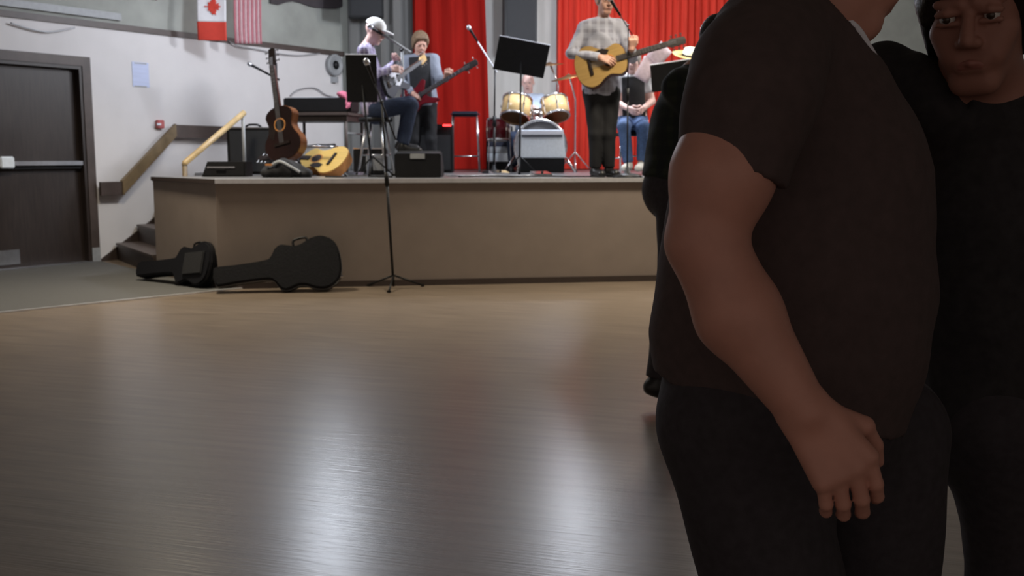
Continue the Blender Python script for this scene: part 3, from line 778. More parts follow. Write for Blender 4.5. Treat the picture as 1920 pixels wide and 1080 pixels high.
# column loudspeakers hanging in front of the drapes
for u0, u1, vb, dp, lab in ((657, 722, 34, .3, 'black loudspeaker hanging above the man in the white cap'), (944, 1004, 92, .26, 'tall black loudspeaker column hanging above the drummer')):
    a = back(u0, .5); b = back(u1, .5); zb_ = P((u0 + u1) / 2, vb, a[1])[2]; c = (a + b) / 2; wd = np.linalg.norm(b - a)
    Rm = Matrix((FD, FN, (0, 0, 1))).transposed()
    t = thing('hanging_speaker', lab, 'loudspeaker', (c[0], c[1], zb_), 'hanging loudspeakers')
    ht = 3.5 - zb_
    bm = nb(); box(bm, c + V(0, 0, zb_ + ht / 2), (wd, dp, ht), Rm, .015); link('cabinet', bm, M['black'], t, False, True)
    bm = nb(); box(bm, c - FN * (dp / 2 + .004) + V(0, 0, zb_ + ht / 2), (wd * .86, .012, ht * .94), Rm, .004); link('grille', bm, M['grille'], t, False, True)
    bm = nb(); tube(bm, [c + V(0, 0, 3.5), c + V(0, 0, H)], .015); link('hanger', bm, M['steel'], t, True, True)

# ================================================================== INSTRUMENTS AND GEAR
def outline(ctrl, n=5):
    up = bez([(x, w_, 0) for x, w_ in ctrl], n); pts = [(p[0], max(p[1], 0)) for p in up]
    return pts + [(x, -w_) for x, w_ in pts[-2:0:-1]]
ACO = [(-.245, 0), (-.236, .08), (-.2, .15), (-.13, .193), (-.06, .185), (0, .145), (.06, .122), (.11, .132), (.16, .146), (.205, .125), (.235, .07), (.245, 0)]
def guitar(name, label, m4, top, side, kind='acoustic', sc=1.0, cat='guitar'):
    """local: X neck, Y out of the front, Z across"""
    t = thing(name, label, cat, matrix=m4 @ Matrix.Diagonal((sc, sc, sc, 1)))
    def ext(pts, y0, y1, bev=0): bm = nb(); prism(bm, [(x, y0, z) for x, z in pts], (0, y1 - y0, 0), bev); return bm
    if kind == 'acoustic':
        o = outline(ACO); link('body', ext(o, -.06, .042, .006), side, t, False)
        tp = link('soundboard', ext([(x * .985, z * .98) for x, z in o], .042, .046), top, t)
        circ = lambda r, cx=.075: [(cx + r * math.cos(a * math.pi / 12), r * math.sin(a * math.pi / 12)) for a in range(24)]
        link('rosette', ext(circ(.062), .046, .0475), M['amber'], tp); link('soundhole', ext(circ(.05), .0475, .0482), M['black'], tp)
        pg = [(.02, -.055), (.075, -.07), (.10, -.1), (.04, -.13), (-.03, -.12), (-.045, -.08)]
        link('pickguard', ext(pg, .046, .048), M['rosewood'], tp)
        bm = nb(); box(bm, (-.1, .052, 0), (.03, .014, .17), None, .004); link('bridge', bm, M['rosewood'], tp)
        n0, n1, yf, hw = .2, .62, .05, .028; hl, hwid = .16, .038; yb = .02
        sx = -.1
    else:
        o = [(-.22, .10), (-.235, 0), (-.22, -.11), (-.15, -.165), (-.06, -.15), (.02, -.12), (.09, -.14), (.16, -.17), (.19, -.14), (.15, -.08), (.13, -.03), (.13, .04), (.17, .09), (.26, .15), (.25, .185), (.17, .18), (.08, .135), (0, .125), (-.08, .16), (-.16, .155)]
        o = [(p[0], p[1]) for p in bez([(x, z, 0) for x, z in o + [o[0]]], 3)[:-1]]
        link('body', ext(o, -.022, .022, .006), side, t)
        pg = [(.12, -.1), (.14, -.03), (.13, .05), (.05, .09), (-.03, .05), (-.06, -.05), (-.1, -.1), (-.02, -.11)]
        pg_ = link('pickguard', ext(pg, .022, .025), top, t)
        for x in (.06, -.03): bm = nb(); box(bm, (x, .029, 0), (.035, .012, .085), None, .003); link('pickup', bm, M['black'], pg_)
        bm = nb(); box(bm, (-.14, .029, 0), (.05, .014, .08), None, .003); link('bridge', bm, M['chrome'], t)
        for x, z in ((-.09, -.1), (-.14, -.1)): bm = nb(); lathe(bm, [(0, 0), (.011, 0), (.01, .016), (0, .017)], Matrix.Translation((x, .022, z)) @ Matrix.Rotation(-math.pi / 2, 4, 'X'), 10); link('knob', bm, M['chrome'], t)
        n0, n1, yf, hw = .1, (.74 if kind == 'bass' else .6), .032, .027; hl, hwid = .2 if kind == 'bass' else .17, .045; yb = .004; sx = -.14
    bm = nb(); prism(bm, [(n0, yb, -hw), (n1, yb, -hw * .8), (n1, yb, hw * .8), (n0, yb, hw)], (0, yf - yb - .004, 0)); nk = link('neck', bm, M['mahogany'], t)
    bm = nb(); prism(bm, [(n0 - .05, yf - .004, -hw), (n1, yf - .004, -hw * .8), (n1, yf - .004, hw * .8), (n0 - .05, yf - .004, hw)], (0, .007, 0)); link('fretboard', bm, M['rosewood'], nk)
    bm = nb()
    for i in range(12): x = n1 - (n1 - n0) * (1 - .5 ** ((i + 1) / 9)) * 1.3; box(bm, (x, yf + .0035, 0), (.003, .002, hw * 1.7))
    link('frets', bm, M['chrome'], nk)
    bm = nb(); prism(bm, [(n1, yb + .002, -hw * .85), (n1 + .03, yb - .003, -hwid), (n1 + hl, yb - .02, -hwid * .85), (n1 + hl + .01, yb - .02, 0), (n1 + hl, yb - .02, hwid * .85), (n1 + .03, yb - .003, hwid), (n1, yb + .002, hw * .85)], (0, .017, 0)); hd = link('headstock', bm, M['rosewood'] if kind != 'strat' else M['maple'], t)
    npg = 2 if kind == 'bass' else 3
    for i in range(npg):
        for sgn in (-1, 1):
            x = n1 + .045 + i * (hl - .07) / max(npg - 1, 1); bm = nb(); tube(bm, [(x, yb - .005, sgn * hwid * .8), (x, yb - .005, sgn * (hwid + .022))], .004, 6); box(bm, (x, yb - .005, sgn * (hwid + .027)), (.02, .008, .014), None, .003); link('tuning_peg', bm, M['chrome'], hd)
    bm = nb(); ns = 4 if kind == 'bass' else 6
    for i in range(ns): z = (i / (ns - 1) - .5); tube(bm, [(sx, yf + .008, z * hw * 1.5), (n1, yf + .006, z * hw * 1.25), (n1 + hl * .5, yb + .017, z * hw)], .0012, 4)
    link('strings', bm, M['steel'], t)
    return t
def gpose(c, d, n): return frame(d, n, c)

def tripod(t, c, m, r=.28, hub=.12):
    for k in range(3):
        a = k * 2.094 + .5; bm = nb(); tube(bm, [V(c[0], c[1], c[2] + hub), V(c[0] + r * math.cos(a), c[1] + r * math.sin(a), c[2] + .012)], .009, 8); lg = link('leg', bm, m, t, True, True)
        bm = nb(); box(bm, (c[0] + r * math.cos(a), c[1] + r * math.sin(a), c[2] + .012), (.035, .035, .024), None, .006); link('rubber_foot', bm, M['black'], lg, False, True)
def mic_head(t, p, d, nm='microphone'):
    d = unit(d); bm = nb(); lathe(bm, [(0, -.16), (.011, -.16), (.017, 0), (.019, .005), (0, .006)], zframe(d, p), 14); mc = link(nm, bm, M['black'], t, True, True)
    bm = nb(); lathe(bm, [(0, 0), (.021, .004), (.026, .02), (.024, .042), (.014, .056), (0, .06)], zframe(d, p), 14); link('mic_grille', bm, M['steel'], mc, True, True)
def mic_stand(name, label, base, top, boom=None, m=None, foot='tripod', r=.011, clutch=.5, mic=True, group='microphone stands', bm_=None):
    m = m or M['black']; base = np.asarray(base, float); top = np.asarray(top, float)
    t = thing(name, label, 'stand', base, group)
    bm = nb(); mid = base + (top - base) * clutch; tube(bm, [base + V(0, 0, .02), mid], r * 1.35, 10); link('lower_pole', bm, m, t, True, True)
    bm = nb(); tube(bm, [mid, top], r, 10); link('upper_pole', bm, m, t, True, True)
    bm = nb(); tube(bm, [mid - unit(top - base) * .06, mid + unit(top - base) * .06], r * 2.1, 12); link('clutch', bm, M['black'], t, True, True)
    if foot == 'tripod': tripod(t, base, m)
    else: bm = nb(); lathe(bm, [(0, 0), (.14, 0), (.145, .012), (.11, .03), (.03, .045), (.016, .1), (0, .1)], Matrix.Translation(base)); link('round_base', bm, m, t, True, True)
    if boom is not None:
        b0, b1 = [np.asarray(q, float) for q in boom]
        bm = nb(); tube(bm, [b0, b1], r * .8, 8); bo = link('boom_arm', bm, bm_ or m, t, True, True)
        bm = nb(); tube(bm, [top - (b1 - b0) * .01, top + (b1 - b0) * .03], r * 2, 10); link('boom_clutch', bm, M['black'], bo, True, True)
        if mic: mic_head(t, b1 + unit(b1 - b0) * .13, b1 - b0)
    elif mic: mic_head(t, top + V(0, 0, .12), (0, -.2, 1))
    return t
def music_stand(name, label, c, wd, ht, tilt, yaw, floor_z, roll=0.0, pole_dx=0.0, group='music stands', pm=None):
    """c: centre of the desk"""
    c = np.asarray(c, float); t = thing(name, label, 'music stand', (c[0] + pole_dx, c[1] + .1, floor_z), group)
    Rm = (Matrix.Rotation(yaw, 3, 'Z') @ Matrix.Rotation(-tilt, 3, 'X') @ Matrix.Rotation(roll, 3, 'Y'))
    bm = nb(); box(bm, c, (wd, .006, ht), Rm, .002); dk = link('desk', bm, M['black'], t, False, True)
    lo = Vector(c) + Rm @ Vector((0, .03, -ht / 2)); bm = nb(); box(bm, lo, (wd, .06, .006), Rm); link('desk_lip', bm, M['black'], dk, False, True)
    hi = Vector(c) + Rm @ Vector((0, 0, ht / 2)); bm = nb(); box(bm, hi, (wd, .012, .008), Rm); link('desk_edge', bm, M['paper'], dk, False, True)
    p0 = V(c[0] + pole_dx, c[1] + .1, floor_z); bm = nb(); tube(bm, [p0 + V(0, 0, .02), Vector(c) + Rm @ Vector((0, .012, -.02))], .011, 10); link('pole', bm, pm or M['black'], t, True, True)
    tripod(t, p0, pm or M['black'], .22, .2)
    return t, Rm

# --- keyboard on its stand, with the brown table under it
KY = 11.6
ka_, kb_ = P(528, 190, KY), P(652, 192, KY - .1); kd = unit(kb_ - ka_); kd[2] = 0; kd = unit(kd); kn = V(-kd[1], kd[0], 0)
Rk = Matrix((kd, kn, (0, 0, 1))).transposed(); kc = (ka_ + kb_) / 2; kl = np.linalg.norm((kb_ - ka_)[:2])
tz = P(590, 214, KY)[2]
tb = thing('folding_table', 'brown folding table carrying the keyboard', 'table', (kc[0], kc[1] + .25, STAGE))
tc_ = V(kc[0] + .05, kc[1] + .3, tz); bm = nb(); box(bm, tc_, (kl * 1.03, .75, .035), Rk, .004); link('tabletop', bm, M['trimwood'], tb, False, True)
bm = nb(); box(bm, tc_ - V(0, 0, .05), (kl * .96, .68, .06), Rk); link('apron', bm, M['darkwood'], tb, False, True)
for sx in (-1, 1):
    for sy in (-1, 1):
        q = tc_ + kd * sx * kl * .46 + kn * sy * .32; bm = nb(); tube(bm, [V(q[0], q[1], STAGE), V(q[0], q[1], tz - .02)], .018, 8); link('leg', bm, M['trimwood'], tb, True, True)
    bm = nb(); a = tc_ + kd * sx * kl * .46; zz = P(590, 250, KY)[2]; tube(bm, [V(*(a - kn * .32)[:2], zz), V(*(a + kn * .32)[:2], zz)], .012, 8); link('leg_brace', bm, M['grey'], tb, True, True)
kz = tz + .0175
kb = thing('keyboard', 'long dark electric keyboard lying on the brown folding table', 'keyboard', (kc[0], kc[1] + .2, kz))
ck = V(kc[0] + .05, kc[1] + .15, kz + .05); hk = P(590, 184, KY)[2] - kz
bm = nb(); box(bm, V(ck[0], ck[1], kz + hk / 2 + .001), (kl * 1.02, .34, hk), Rk, .012); link('case', bm, M['black'], kb, False, True)
bm = nb(); box(bm, V(*(ck + kn * .02)[:2], kz + hk + .004), (kl * .98, .2, .008), Rk); link('control_panel', bm, M['grey'], kb, False, True)
nk_ = 36
wk0 = None
for i in range(nk_):
    q = ck - kn * .16 + kd * (i - nk_ / 2 + .5) * (kl * .92 / nk_) if False else ck + kn * .1 + kd * (i - nk_ / 2 + .5) * (kl * .92 / nk_)
    if wk0 is None:
        bm = nb(); box(bm, (0, 0, 0), (kl * .92 / nk_ * .92, .13, .012), Rk); wk0 = link('white_key', bm, M['paper'], kb); o = wk0
    else: o = wk0.copy(); COL.objects.link(o); o.parent = kb
    o.location = Vector((q[0], q[1], kz + hk + .011)) - kb.location
pk = P(651, 180, KY - .05); s = Sdf(); s.ell(pk, (.09, .06, .045), k=.03); s.ell(pk + V(-.06, 0, .02), (.06, .05, .03), k=.03); s.cap(pk + V(.03, -.06, 0), pk + V(.02, -.13, -.13), .035, .025, k=.03); s.wave(.008, (60, 40, 50))
# pink cloth laid over the keyboard's end
cl = link('pink_cloth', s.mesh('pink_cloth', .012), M['pink'], None, True); cl.location = (0, 0, 0); tag(cl, 'pink cloth crumpled over the right end of the keyboard', 'cloth')

# --- mic boom stand standing left of the keyboard
mic_stand('microphone_stand', 'dark microphone stand against the white wall behind the sunburst guitar', at(522, 11.9, STAGE), P(517, 118, 11.9), (P(524, 150, 11.9), P(492, 133, 11.85)), clutch=.62, r=.016)

# --- black speaker cabinet, flat case and soft bag at the stage corner
Y = 11.3; a = P(425, 240, Y); b = P(508, 240, Y); cz = a[2]
sp_ = thing('speaker_cabinet', 'black box speaker cabinet with silver top edge at the left end of stage', 'loudspeaker', ((a[0] + b[0]) / 2, Y + .2, STAGE))
Rm = Matrix.Rotation(-.05, 3, 'Z')
bm = nb(); box(bm, ((a[0] + b[0]) / 2, Y + .2, (STAGE + cz) / 2), (b[0] - a[0], .4, cz - STAGE), Rm, .012); link('cabinet', bm, M['black'], sp_, False, True)
bm = nb(); box(bm, ((a[0] + b[0]) / 2, Y - .006, (STAGE + cz) / 2), ((b[0] - a[0]) * .9, .012, (cz - STAGE) * .88), Rm, .003); link('grille', bm, M['grille'], sp_, False, True)
bm = nb(); box(bm, ((a[0] + b[0]) / 2, Y + .2, cz + .004), (b[0] - a[0], .4, .012), Rm, .003); link('top_edge', bm, M['steel'], sp_, False, True)
bm = nb(); tube(bm, bez([((a[0] + b[0]) / 2 - .09, Y + .2, cz + .008), ((a[0] + b[0]) / 2 - .05, Y + .2, cz + .04), ((a[0] + b[0]) / 2 + .05, Y + .2, cz + .04), ((a[0] + b[0]) / 2 + .09, Y + .2, cz + .008)], 4), .012, 8); link('handle', bm, M['black'], sp_, True, True)
Y = 10.05; a = P(388, 303, Y); b = P(440, 303, Y); c = (a + b) / 2
fc = thing('equipment_case', 'low black flight case in front of the black speaker cabinet', 'case', (c[0], Y + .15, STAGE))
bm = nb(); prism(bm, [(a[0] - .06, Y, STAGE), (b[0] + .1, Y, STAGE), (b[0] + .1, Y, a[2]), (a[0], Y, a[2])], (0, .3, 0), .012); link('shell', bm, M['black'], fc, False, True)
bm = nb(); box(bm, (c[0], Y - .003, STAGE + (a[2] - STAGE) * .62), (b[0] - a[0], .01, .014)); link('lid_seam', bm, M['steel'], fc, False, True)
bm = nb(); box(bm, (c[0], Y - .012, STAGE + .07), (.1, .02, .02), None, .006); link('handle', bm, M['black'], fc, False, True)
# soft heap in front of the guitar on its stand
q = at(540, 9.75, STAGE); s = Sdf()
for dx, dz, r in ((-.16, .05, .07), (-.05, .07, .09), (.06, .06, .075), (.17, .035, .05), (-.02, .12, .05)): s.ell(q + V(dx, 0, dz), (r * 1.3, .12, r), k=.06)
s.cut(q, (0, 0, -1)); s.wave(.01, (40, 31, 23))
hb = thing('soft_bag', 'crumpled black and grey soft bag in front of the sunburst guitar', 'bag', q)
link('bag_body', s.mesh('bag_body', .014), M['blackcloth'], hb, True, True)
bm = nb(); tube(bm, bez([q + V(-.15, -.1, .1), q + V(-.05, -.13, .15), q + V(.06, -.13, .1), q + V(.14, -.12, .05)]), .014, 8); link('strap', bm, M['grey'], hb, True, True)
bm = nb(); box(bm, q + V(-.15, -.12, .12), (.07, .012, .018), None, .003); link('buckle', bm, M['amber'], hb, False, True)

# --- guitars on the left of the stage
Y = 10.25; c = P(533, 262, Y)
gd = unit(V(-.16, .22, 1)); gn = unit(V(-.42, -.88, .2))
guitar('acoustic_guitar', 'dark sunburst acoustic guitar standing upright beside the black speaker cabinet', gpose(c + V(0, 0, .06), gd, gn), M['sunburst'], M['umber'], sc=1.12)
gs = thing('guitar_stand', 'small black stand under the dark sunburst guitar', 'guitar stand', (c[0], Y + .1, STAGE))
bz = c[2] - .27
for sgn in (-1, 1):
    q = V(c[0] + sgn * .09 + .05, Y + .0, 0); bm = nb(); tube(bm, bez([V(c[0] + .02, Y + .2, bz + .2), V(q[0], Y + .1, bz + .02), V(q[0] + .03, Y - .1, bz - .0), V(q[0] + .04, Y - .13, bz + .05)]), .009, 8); link('yoke_arm', bm, M['black'], gs, True, True)
    bm = nb(); tube(bm, [V(c[0] + .02, Y + .2, bz + .2), V(c[0] + sgn * .2, Y + .02, STAGE + .01)], .01, 8); link('leg', bm, M['black'], gs, True, True)
bm = nb(); tube(bm, [V(c[0] + .02, Y + .2, bz + .2), V(c[0], Y + .4, STAGE + .01)], .01, 8); link('leg', bm, M['black'], gs, True, True)
Y = 10.5; c = P(613, 309, Y)
guitar('acoustic_guitar', 'honey yellow acoustic guitar lying on the stage floor beside the sunburst guitar', gpose(V(c[0] - .02, Y, STAGE + .135), unit(V(-.9, .45, .04)), unit(V(-.2, -.6, .78))), M['honey'], M['amber'], sc=1.1)

# --- music stand, stool and gear round the man in the cap
c = P(678, 147, 10.15)
ms, Rm = music_stand('music_stand', 'black music stand in front of the man in the white cap', c, .30, .46, -.2, .1, STAGE, 0, .08)
mic_stand('microphone_stand', 'grey microphone stand between the man in the cap and the bass player', at(758, 10.9, STAGE), P(754, 92, 10.9), (P(770, 98, 10.9), P(716, 64, 10.65)), M['grey'], 'round', .016, .45)
mic_stand('microphone_stand', 'tall thin microphone stand on the dance floor in front of the stage', PZ(738, 541, 0), P(716, 192, 8.72), (P(742, 262, 8.75), P(700, 150, 8.6)), M['black'], 'tripod', .009, .60, mic=True)
# bar stool for the man in the cap
q = at(706, 10.72, STAGE); sz_ = P(706, 219, 10.72)[2]
bs = thing('bar_stool', 'tall dark bar stool under the man in the white cap', 'stool', (q[0], q[1], STAGE))
bm = nb(); lathe(bm, [(0, 0), (.17, 0), (.18, .02), (.175, .045), (0, .055)], Matrix.Translation((q[0], q[1], sz_ - .055))); link('seat', bm, M['black'], bs, True, True)
ring = []
for k in range(4):
    a = k * math.pi / 2 + .6; hi_ = V(q[0] + .11 * math.cos(a), q[1] + .11 * math.sin(a), sz_ - .05); lo_ = V(q[0] + .21 * math.cos(a), q[1] + .21 * math.sin(a), STAGE)
    bm = nb(); tube(bm, [lo_, hi_], .013, 8); link('leg', bm, M['steel'], bs, True, True); ring.append(lo_ * .62 + hi_ * .38)
bm = nb(); tube(bm, ring + [ring[0]], .009, 8); link('foot_ring', bm, M['chrome'], bs, True, True)
# low bench amplifier with silver top left of the stool legs
Y = 10.9; a = P(662, 279, Y); b = P(722, 279, Y)
ga = thing('guitar_amplifier', 'small grey guitar amplifier behind the microphone stand legs', 'amplifier', ((a[0] + b[0]) / 2, Y + .12, STAGE))
c = (a + b) / 2; hh_ = a[2] - STAGE
bm = nb(); box(bm, (c[0], Y + .12, STAGE + hh_ / 2), (b[0] - a[0], .24, hh_), None, .01); link('cabinet', bm, M['black'], ga, False, True)
bm = nb(); box(bm, (c[0] + .06, Y - .004, STAGE + hh_ * .45), ((b[0] - a[0]) * .55, .012, hh_ * .55), None, .003); link('grille_cloth', bm, M['grey'], ga, False, True)
bm = nb(); box(bm, (c[0], Y + .06, STAGE + hh_ + .004), (b[0] - a[0], .12, .012), None, .003); link('control_strip', bm, M['chrome'], ga, False, True)
# pale gear bin under the keyboard table
Y = 11.3; a = P(600, 262, Y); b = P(655, 262, Y)
bt = thing('cable_basket', 'round grey metal dish of cables behind the honey guitar', 'dish', ((a[0] + b[0]) / 2 - .15, Y, STAGE))
cc = P(598, 288, 11.0); bm = nb(); lathe(bm, [(0, 0), (.16, 0), (.2, .05), (.2, .3), (.185, .3), (.18, .06), (0, .02)], Matrix.Translation((cc[0], 11.0, STAGE))); link('tub', bm, M['grey'], bt, True, True)
bm = nb(); lathe(bm, [(.195, .29), (.207, .295), (.207, .31), (.195, .312), (.19, .3)], Matrix.Translation((cc[0], 11.0, STAGE))); link('rim', bm, M['chrome'], bt, True, True)
bm = nb(); tube(bm, [V(cc[0] + .17 * math.cos(i * .9), 11.0 + .15 * math.sin(i * .9), STAGE + .3 + .02 * math.sin(i)) for i in range(16)], .016, 6); link('coiled_cable', bm, M['black'], bt, True, True)
# stage monitor wedge
Y = 9.75; a = P(742, 290, Y); b = P(828, 290, Y); zt1 = P(780, 284, Y)[2]
wg = thing('monitor_wedge', 'black stage monitor wedge at the stage edge below the bass player', 'loudspeaker', ((a[0] + b[0]) / 2, Y + .15, STAGE))
bm = nb(); prism(bm, [(a[0], Y - .12, STAGE), (a[0], Y + .32, STAGE), (a[0], Y + .32, STAGE + .1), (a[0], Y + .08, zt1), (a[0], Y - .12, zt1 - .02)], (b[0] - a[0], 0, 0), .01); link('cabinet', bm, M['black'], wg, False, True)
bm = nb(); prism(bm, [(a[0] + .02, Y + .315, STAGE + .11), (a[0] + .02, Y + .09, zt1 - .005), (a[0] + .02, Y + .1, zt1 + .006), (a[0] + .02, Y + .325, STAGE + .12)], (b[0] - a[0] - .04, 0, 0)); link('grille', bm, M['grille'], wg, False, True)
bm = nb(); box(bm, ((a[0] + b[0]) / 2, Y - .125, STAGE + .2), (.14, .012, .05), None, .004); link('handle', bm, M['grey'], wg, False, True)
# bass amplifier with a red pilot lamp
Y = 12.35; a = P(806, 233, Y); b = P(848, 233, Y); c = (a + b) / 2; hh_ = a[2] - STAGE
aa = P(770, 233, Y)
ba_ = thing('bass_amplifier', 'tall black bass amplifier with a red pilot lamp beside the red curtain', 'amplifier', ((aa[0] + b[0]) / 2, Y + .18, STAGE))
bm = nb(); box(bm, ((aa[0] + b[0]) / 2, Y + .18, STAGE + hh_ / 2), (b[0] - aa[0], .36, hh_), None, .012); link('cabinet', bm, M['black'], ba_, False, True)
bm = nb(); box(bm, ((aa[0] + b[0]) / 2, Y - .004, STAGE + hh_ * .42), ((b[0] - aa[0]) * .9, .012, hh_ * .72), None, .003); link('grille', bm, M['grille'], ba_, False, True)
q = P(838, 235, Y - .02); bm = nb(); box(bm, q, (.10, .03, .022), None, .006); link('pilot_lamp', bm, M['led'], ba_, False, True)
# chrome stool with a dark seat in front of the red curtain
q0 = P(872, 214, 12.9); t = thing('low_stool', 'low stool with chrome legs and dark seat before the red curtain', 'stool', (q0[0], 12.9, STAGE))
bm = nb(); box(bm, q0, (.36, .32, .06), None, .025); link('seat', bm, M['navy'], t, False, True)
zz = P(872, 293, 12.9)[2]
for sx in (-1, 1):
    for sy in (-1, 1): bm = nb(); tube(bm, [(q0[0] + sx * .15, 12.9 + sy * .13, q0[2] - .02), (q0[0] + sx * .18, 12.9 + sy * .15, STAGE)], .009, 8); link('leg', bm, M['chrome'], t, True, True)
    bm = nb(); tube(bm, [(q0[0] - .18, 12.9 + sx * .148, zz), (q0[0] + .18, 12.9 + sx * .148, zz)], .009, 8); link('rung', bm, M['chrome'], t, True, True)
# grey rack boxes left of the drums
for i, (v0, v1, m) in enumerate(((236, 258, 'grey'), (262, 272, 'navy'), (274, 284, 'grey'), (286, 300, 'lightgrey'), (302, 317, 'black'))):
    Y = 13.2; a = P(914, v0, Y); b = P(958, v0, Y); z1 = a[2]; z0 = P(914, v1 + (4 if v1 < 310 else 0), Y)[2] if i < 4 else STAGE
    if i == 0: rk = thing('rack_unit', 'grey stack of rack drawers left of the bass drum', 'rack', ((a[0] + b[0]) / 2, Y + .2, STAGE)); bm = nb(); box(bm, ((a[0] + b[0]) / 2, Y + .22, (STAGE + z1) / 2), (b[0] - a[0] + .04, .36, z1 - STAGE), None, .006); link('case', bm, M['black'], rk, False, True)
    bm = nb(); box(bm, ((a[0] + b[0]) / 2, Y + .03, (z0 + z1) / 2), (b[0] - a[0], .06, (z1 - z0) * .9), None, .004); link('drawer_front', bm, M[m], rk, False, True)
# boom with its microphone and a pale strip by the red curtain
mic_stand('microphone_stand', 'microphone stand with a pale slanting boom beside the dark red curtain', at(926, 12.0, STAGE), P(928, 128, 12.0), (P(932, 136, 12.0), P(893, 74, 11.9)), M['black'], 'round', .010, .5, bm_=M['paper'])
c = P(978, 107, 11.2)
ms, Rm = music_stand('music_stand', 'large black music stand tilted above the drummer', c, .56, .36, -.25, .1, STAGE, math.radians(10), -.02)
# silver amplifier in front of the bass drum
Y = 11.7; a = P(974, 243, Y); b = P(1058, 243, Y); zb_ = P(1016, 296, Y)[2]; hh_ = a[2]
sa = thing('silver_amplifier', 'silver fronted amplifier standing before the bass drum', 'amplifier', ((a[0] + b[0]) / 2, Y + .14, STAGE))
bm = nb(); prism(bm, [(a[0], Y, STAGE + .01), (b[0], Y, STAGE + .01), (b[0] + .01, Y, zb_), (a[0] - .0, Y, zb_)], (0, .28, 0), .006); link('black_base', bm, M['black'], sa, False, True)
bm = nb(); prism(bm, [(a[0] - .005, Y - .015, zb_), (b[0] + .02, Y - .015, zb_), (b[0] - .01, Y, hh_), (a[0] + .005, Y, hh_)], (0, .28, 0), .01); cb = link('cabinet', bm, M['lightgrey'], sa, False, True)
bm = nb(); box(bm, ((a[0] + b[0]) / 2, Y - .006, hh_ - .035), (b[0] - a[0] - .03, .02, .05), None, .004); link('control_strip', bm, M['paper'], cb, False, True)
bm = nb(); box(bm, ((a[0] + b[0]) / 2, Y - .012, hh_ - .075), (b[0] - a[0] - .05, .015, .014)); link('painted_gap_shadow', bm, M['navy'], cb, False, True)  # solid navy strip, its colour standing in for the shadow of a gap

# --- drum kit
DY = 12.6
kc_ = P(1012, 270, DY); kr = .31; kz_ = STAGE + kr + .01
dk = thing('bass_drum', 'red brown bass drum with two yellow toms mounted on top', 'drum', (kc_[0], DY, STAGE))
ax = Matrix.Rotation(math.pi / 2, 4, 'X')
Mx = Matrix.Translation((kc_[0], DY, kz_)) @ ax
bm = nb(); lathe(bm, [(kr - .015, -.22), (kr, -.22), (kr, .2), (kr - .015, .2), (kr - .015, -.22)], Mx, 40); link('shell', bm, M['redshell'], dk, True, True)
for z_ in (.2, -.25): bm = nb(); lathe(bm, [(kr - .012, z_), (kr + .018, z_), (kr + .018, z_ + .035), (kr - .012, z_ + .035), (kr - .012, z_)], Mx, 40); link('hoop', bm, M['chrome'] if z_ > 0 else M['redshell'], dk, True, True)
bm = nb(); lathe(bm, [(0, .205), (kr - .012, .205), (kr - .012, .195), (0, .195)], Mx, 40); link('front_head', bm, M['greyhead'], dk, False, True)
for sgn in (-1, 1): bm = nb(); tube(bm, [(kc_[0] + sgn * kr * .93, DY - .05, kz_ - .08), (kc_[0] + sgn * (kr + .12), DY - .2, STAGE + .01)], .012, 8); link('spur', bm, M['chrome'], dk, True, True)
def drum(root, nm, c, r, hgt, axis, m, hs='hoop'):
    """axis: up out of the batter head"""
    Mz = zframe(axis, c); bm = nb(); lathe(bm, [(r - .01, -hgt / 2), (r, -hgt / 2), (r, hgt / 2), (r - .01, hgt / 2), (r - .01, -hgt / 2)], Mz, 32); sh = link(nm, bm, m, root, True, True)
    for z_ in (-hgt / 2 - .008, hgt / 2 - .012): bm = nb(); lathe(bm, [(r - .008, z_), (r + .012, z_), (r + .012, z_ + .02), (r - .008, z_ + .02), (r - .008, z_)], Mz, 32); link('hoop', bm, M['chrome'], sh, True, True)
    bm = nb(); lathe(bm, [(0, hgt / 2 - .004), (r - .008, hgt / 2 - .004)], Mz, 32); link('batter_head', bm, M['drumhead'], sh, False, True)
    bm = nb(); lathe(bm, [(0, -hgt / 2 + .003), (r - .008, -hgt / 2 + .003)], Mz, 32); link('lower_head', bm, M['bronze'] if nm != 'shell' else M['drumhead'], sh, False, True)
    for k in range(6):
        a = k * math.pi / 3 + .3; bm = nb(); p = Mz @ Vector(((r + .012) * math.cos(a), (r + .012) * math.sin(a), 0)); u_ = Vector(unit(axis)); tube(bm, [p - u_ * hgt * .42, p + u_ * hgt * .42], .006, 6); box(bm, p, (.02, .02, .04), None, .004); link('lug', bm, M['chrome'], sh, False, True)
c1 = P(968, 204, DY - .05); c2 = P(1041, 203, DY - .05)
drum(dk, 'tom', c1, .175, .25, V(.12, .35, .75), M['maple']); drum(dk, 'tom', c2, .16, .23, V(-.12, .35, .75), M['maple'])
for c_ in (c1, c2): bm = nb(); tube(bm, [(kc_[0] + (c_[0] - kc_[0]) * .2, DY - .02, kz_ + kr - .01), (kc_[0] + (c_[0] - kc_[0]) * .3, DY - .02, c_[2] - .02), (c_[0], DY, c_[2] - .02)], .012, 8); link('tom_mount', bm, M['chrome'], dk, True, True)
ft_ = thing('floor_tom', 'dark maroon floor drum left of the bass drum', 'drum', (*at(936, 12.75, STAGE)[:2], STAGE))
c_ = P(934, 228, 12.75); drum(ft_, 'shell', V(c_[0], 12.75, c_[2] - .1), .13, .26, V(0, .1, 1), M['maroon'])
for k in range(3): a = k * 2.094 + .3; bm = nb(); tube(bm, [(c_[0] + .15 * math.cos(a), 12.75 + .15 * math.sin(a), c_[2] - .05), (c_[0] + .17 * math.cos(a), 12.75 + .17 * math.sin(a), STAGE)], .008, 6); link('leg', bm, M['chrome'], ft_, True, True)
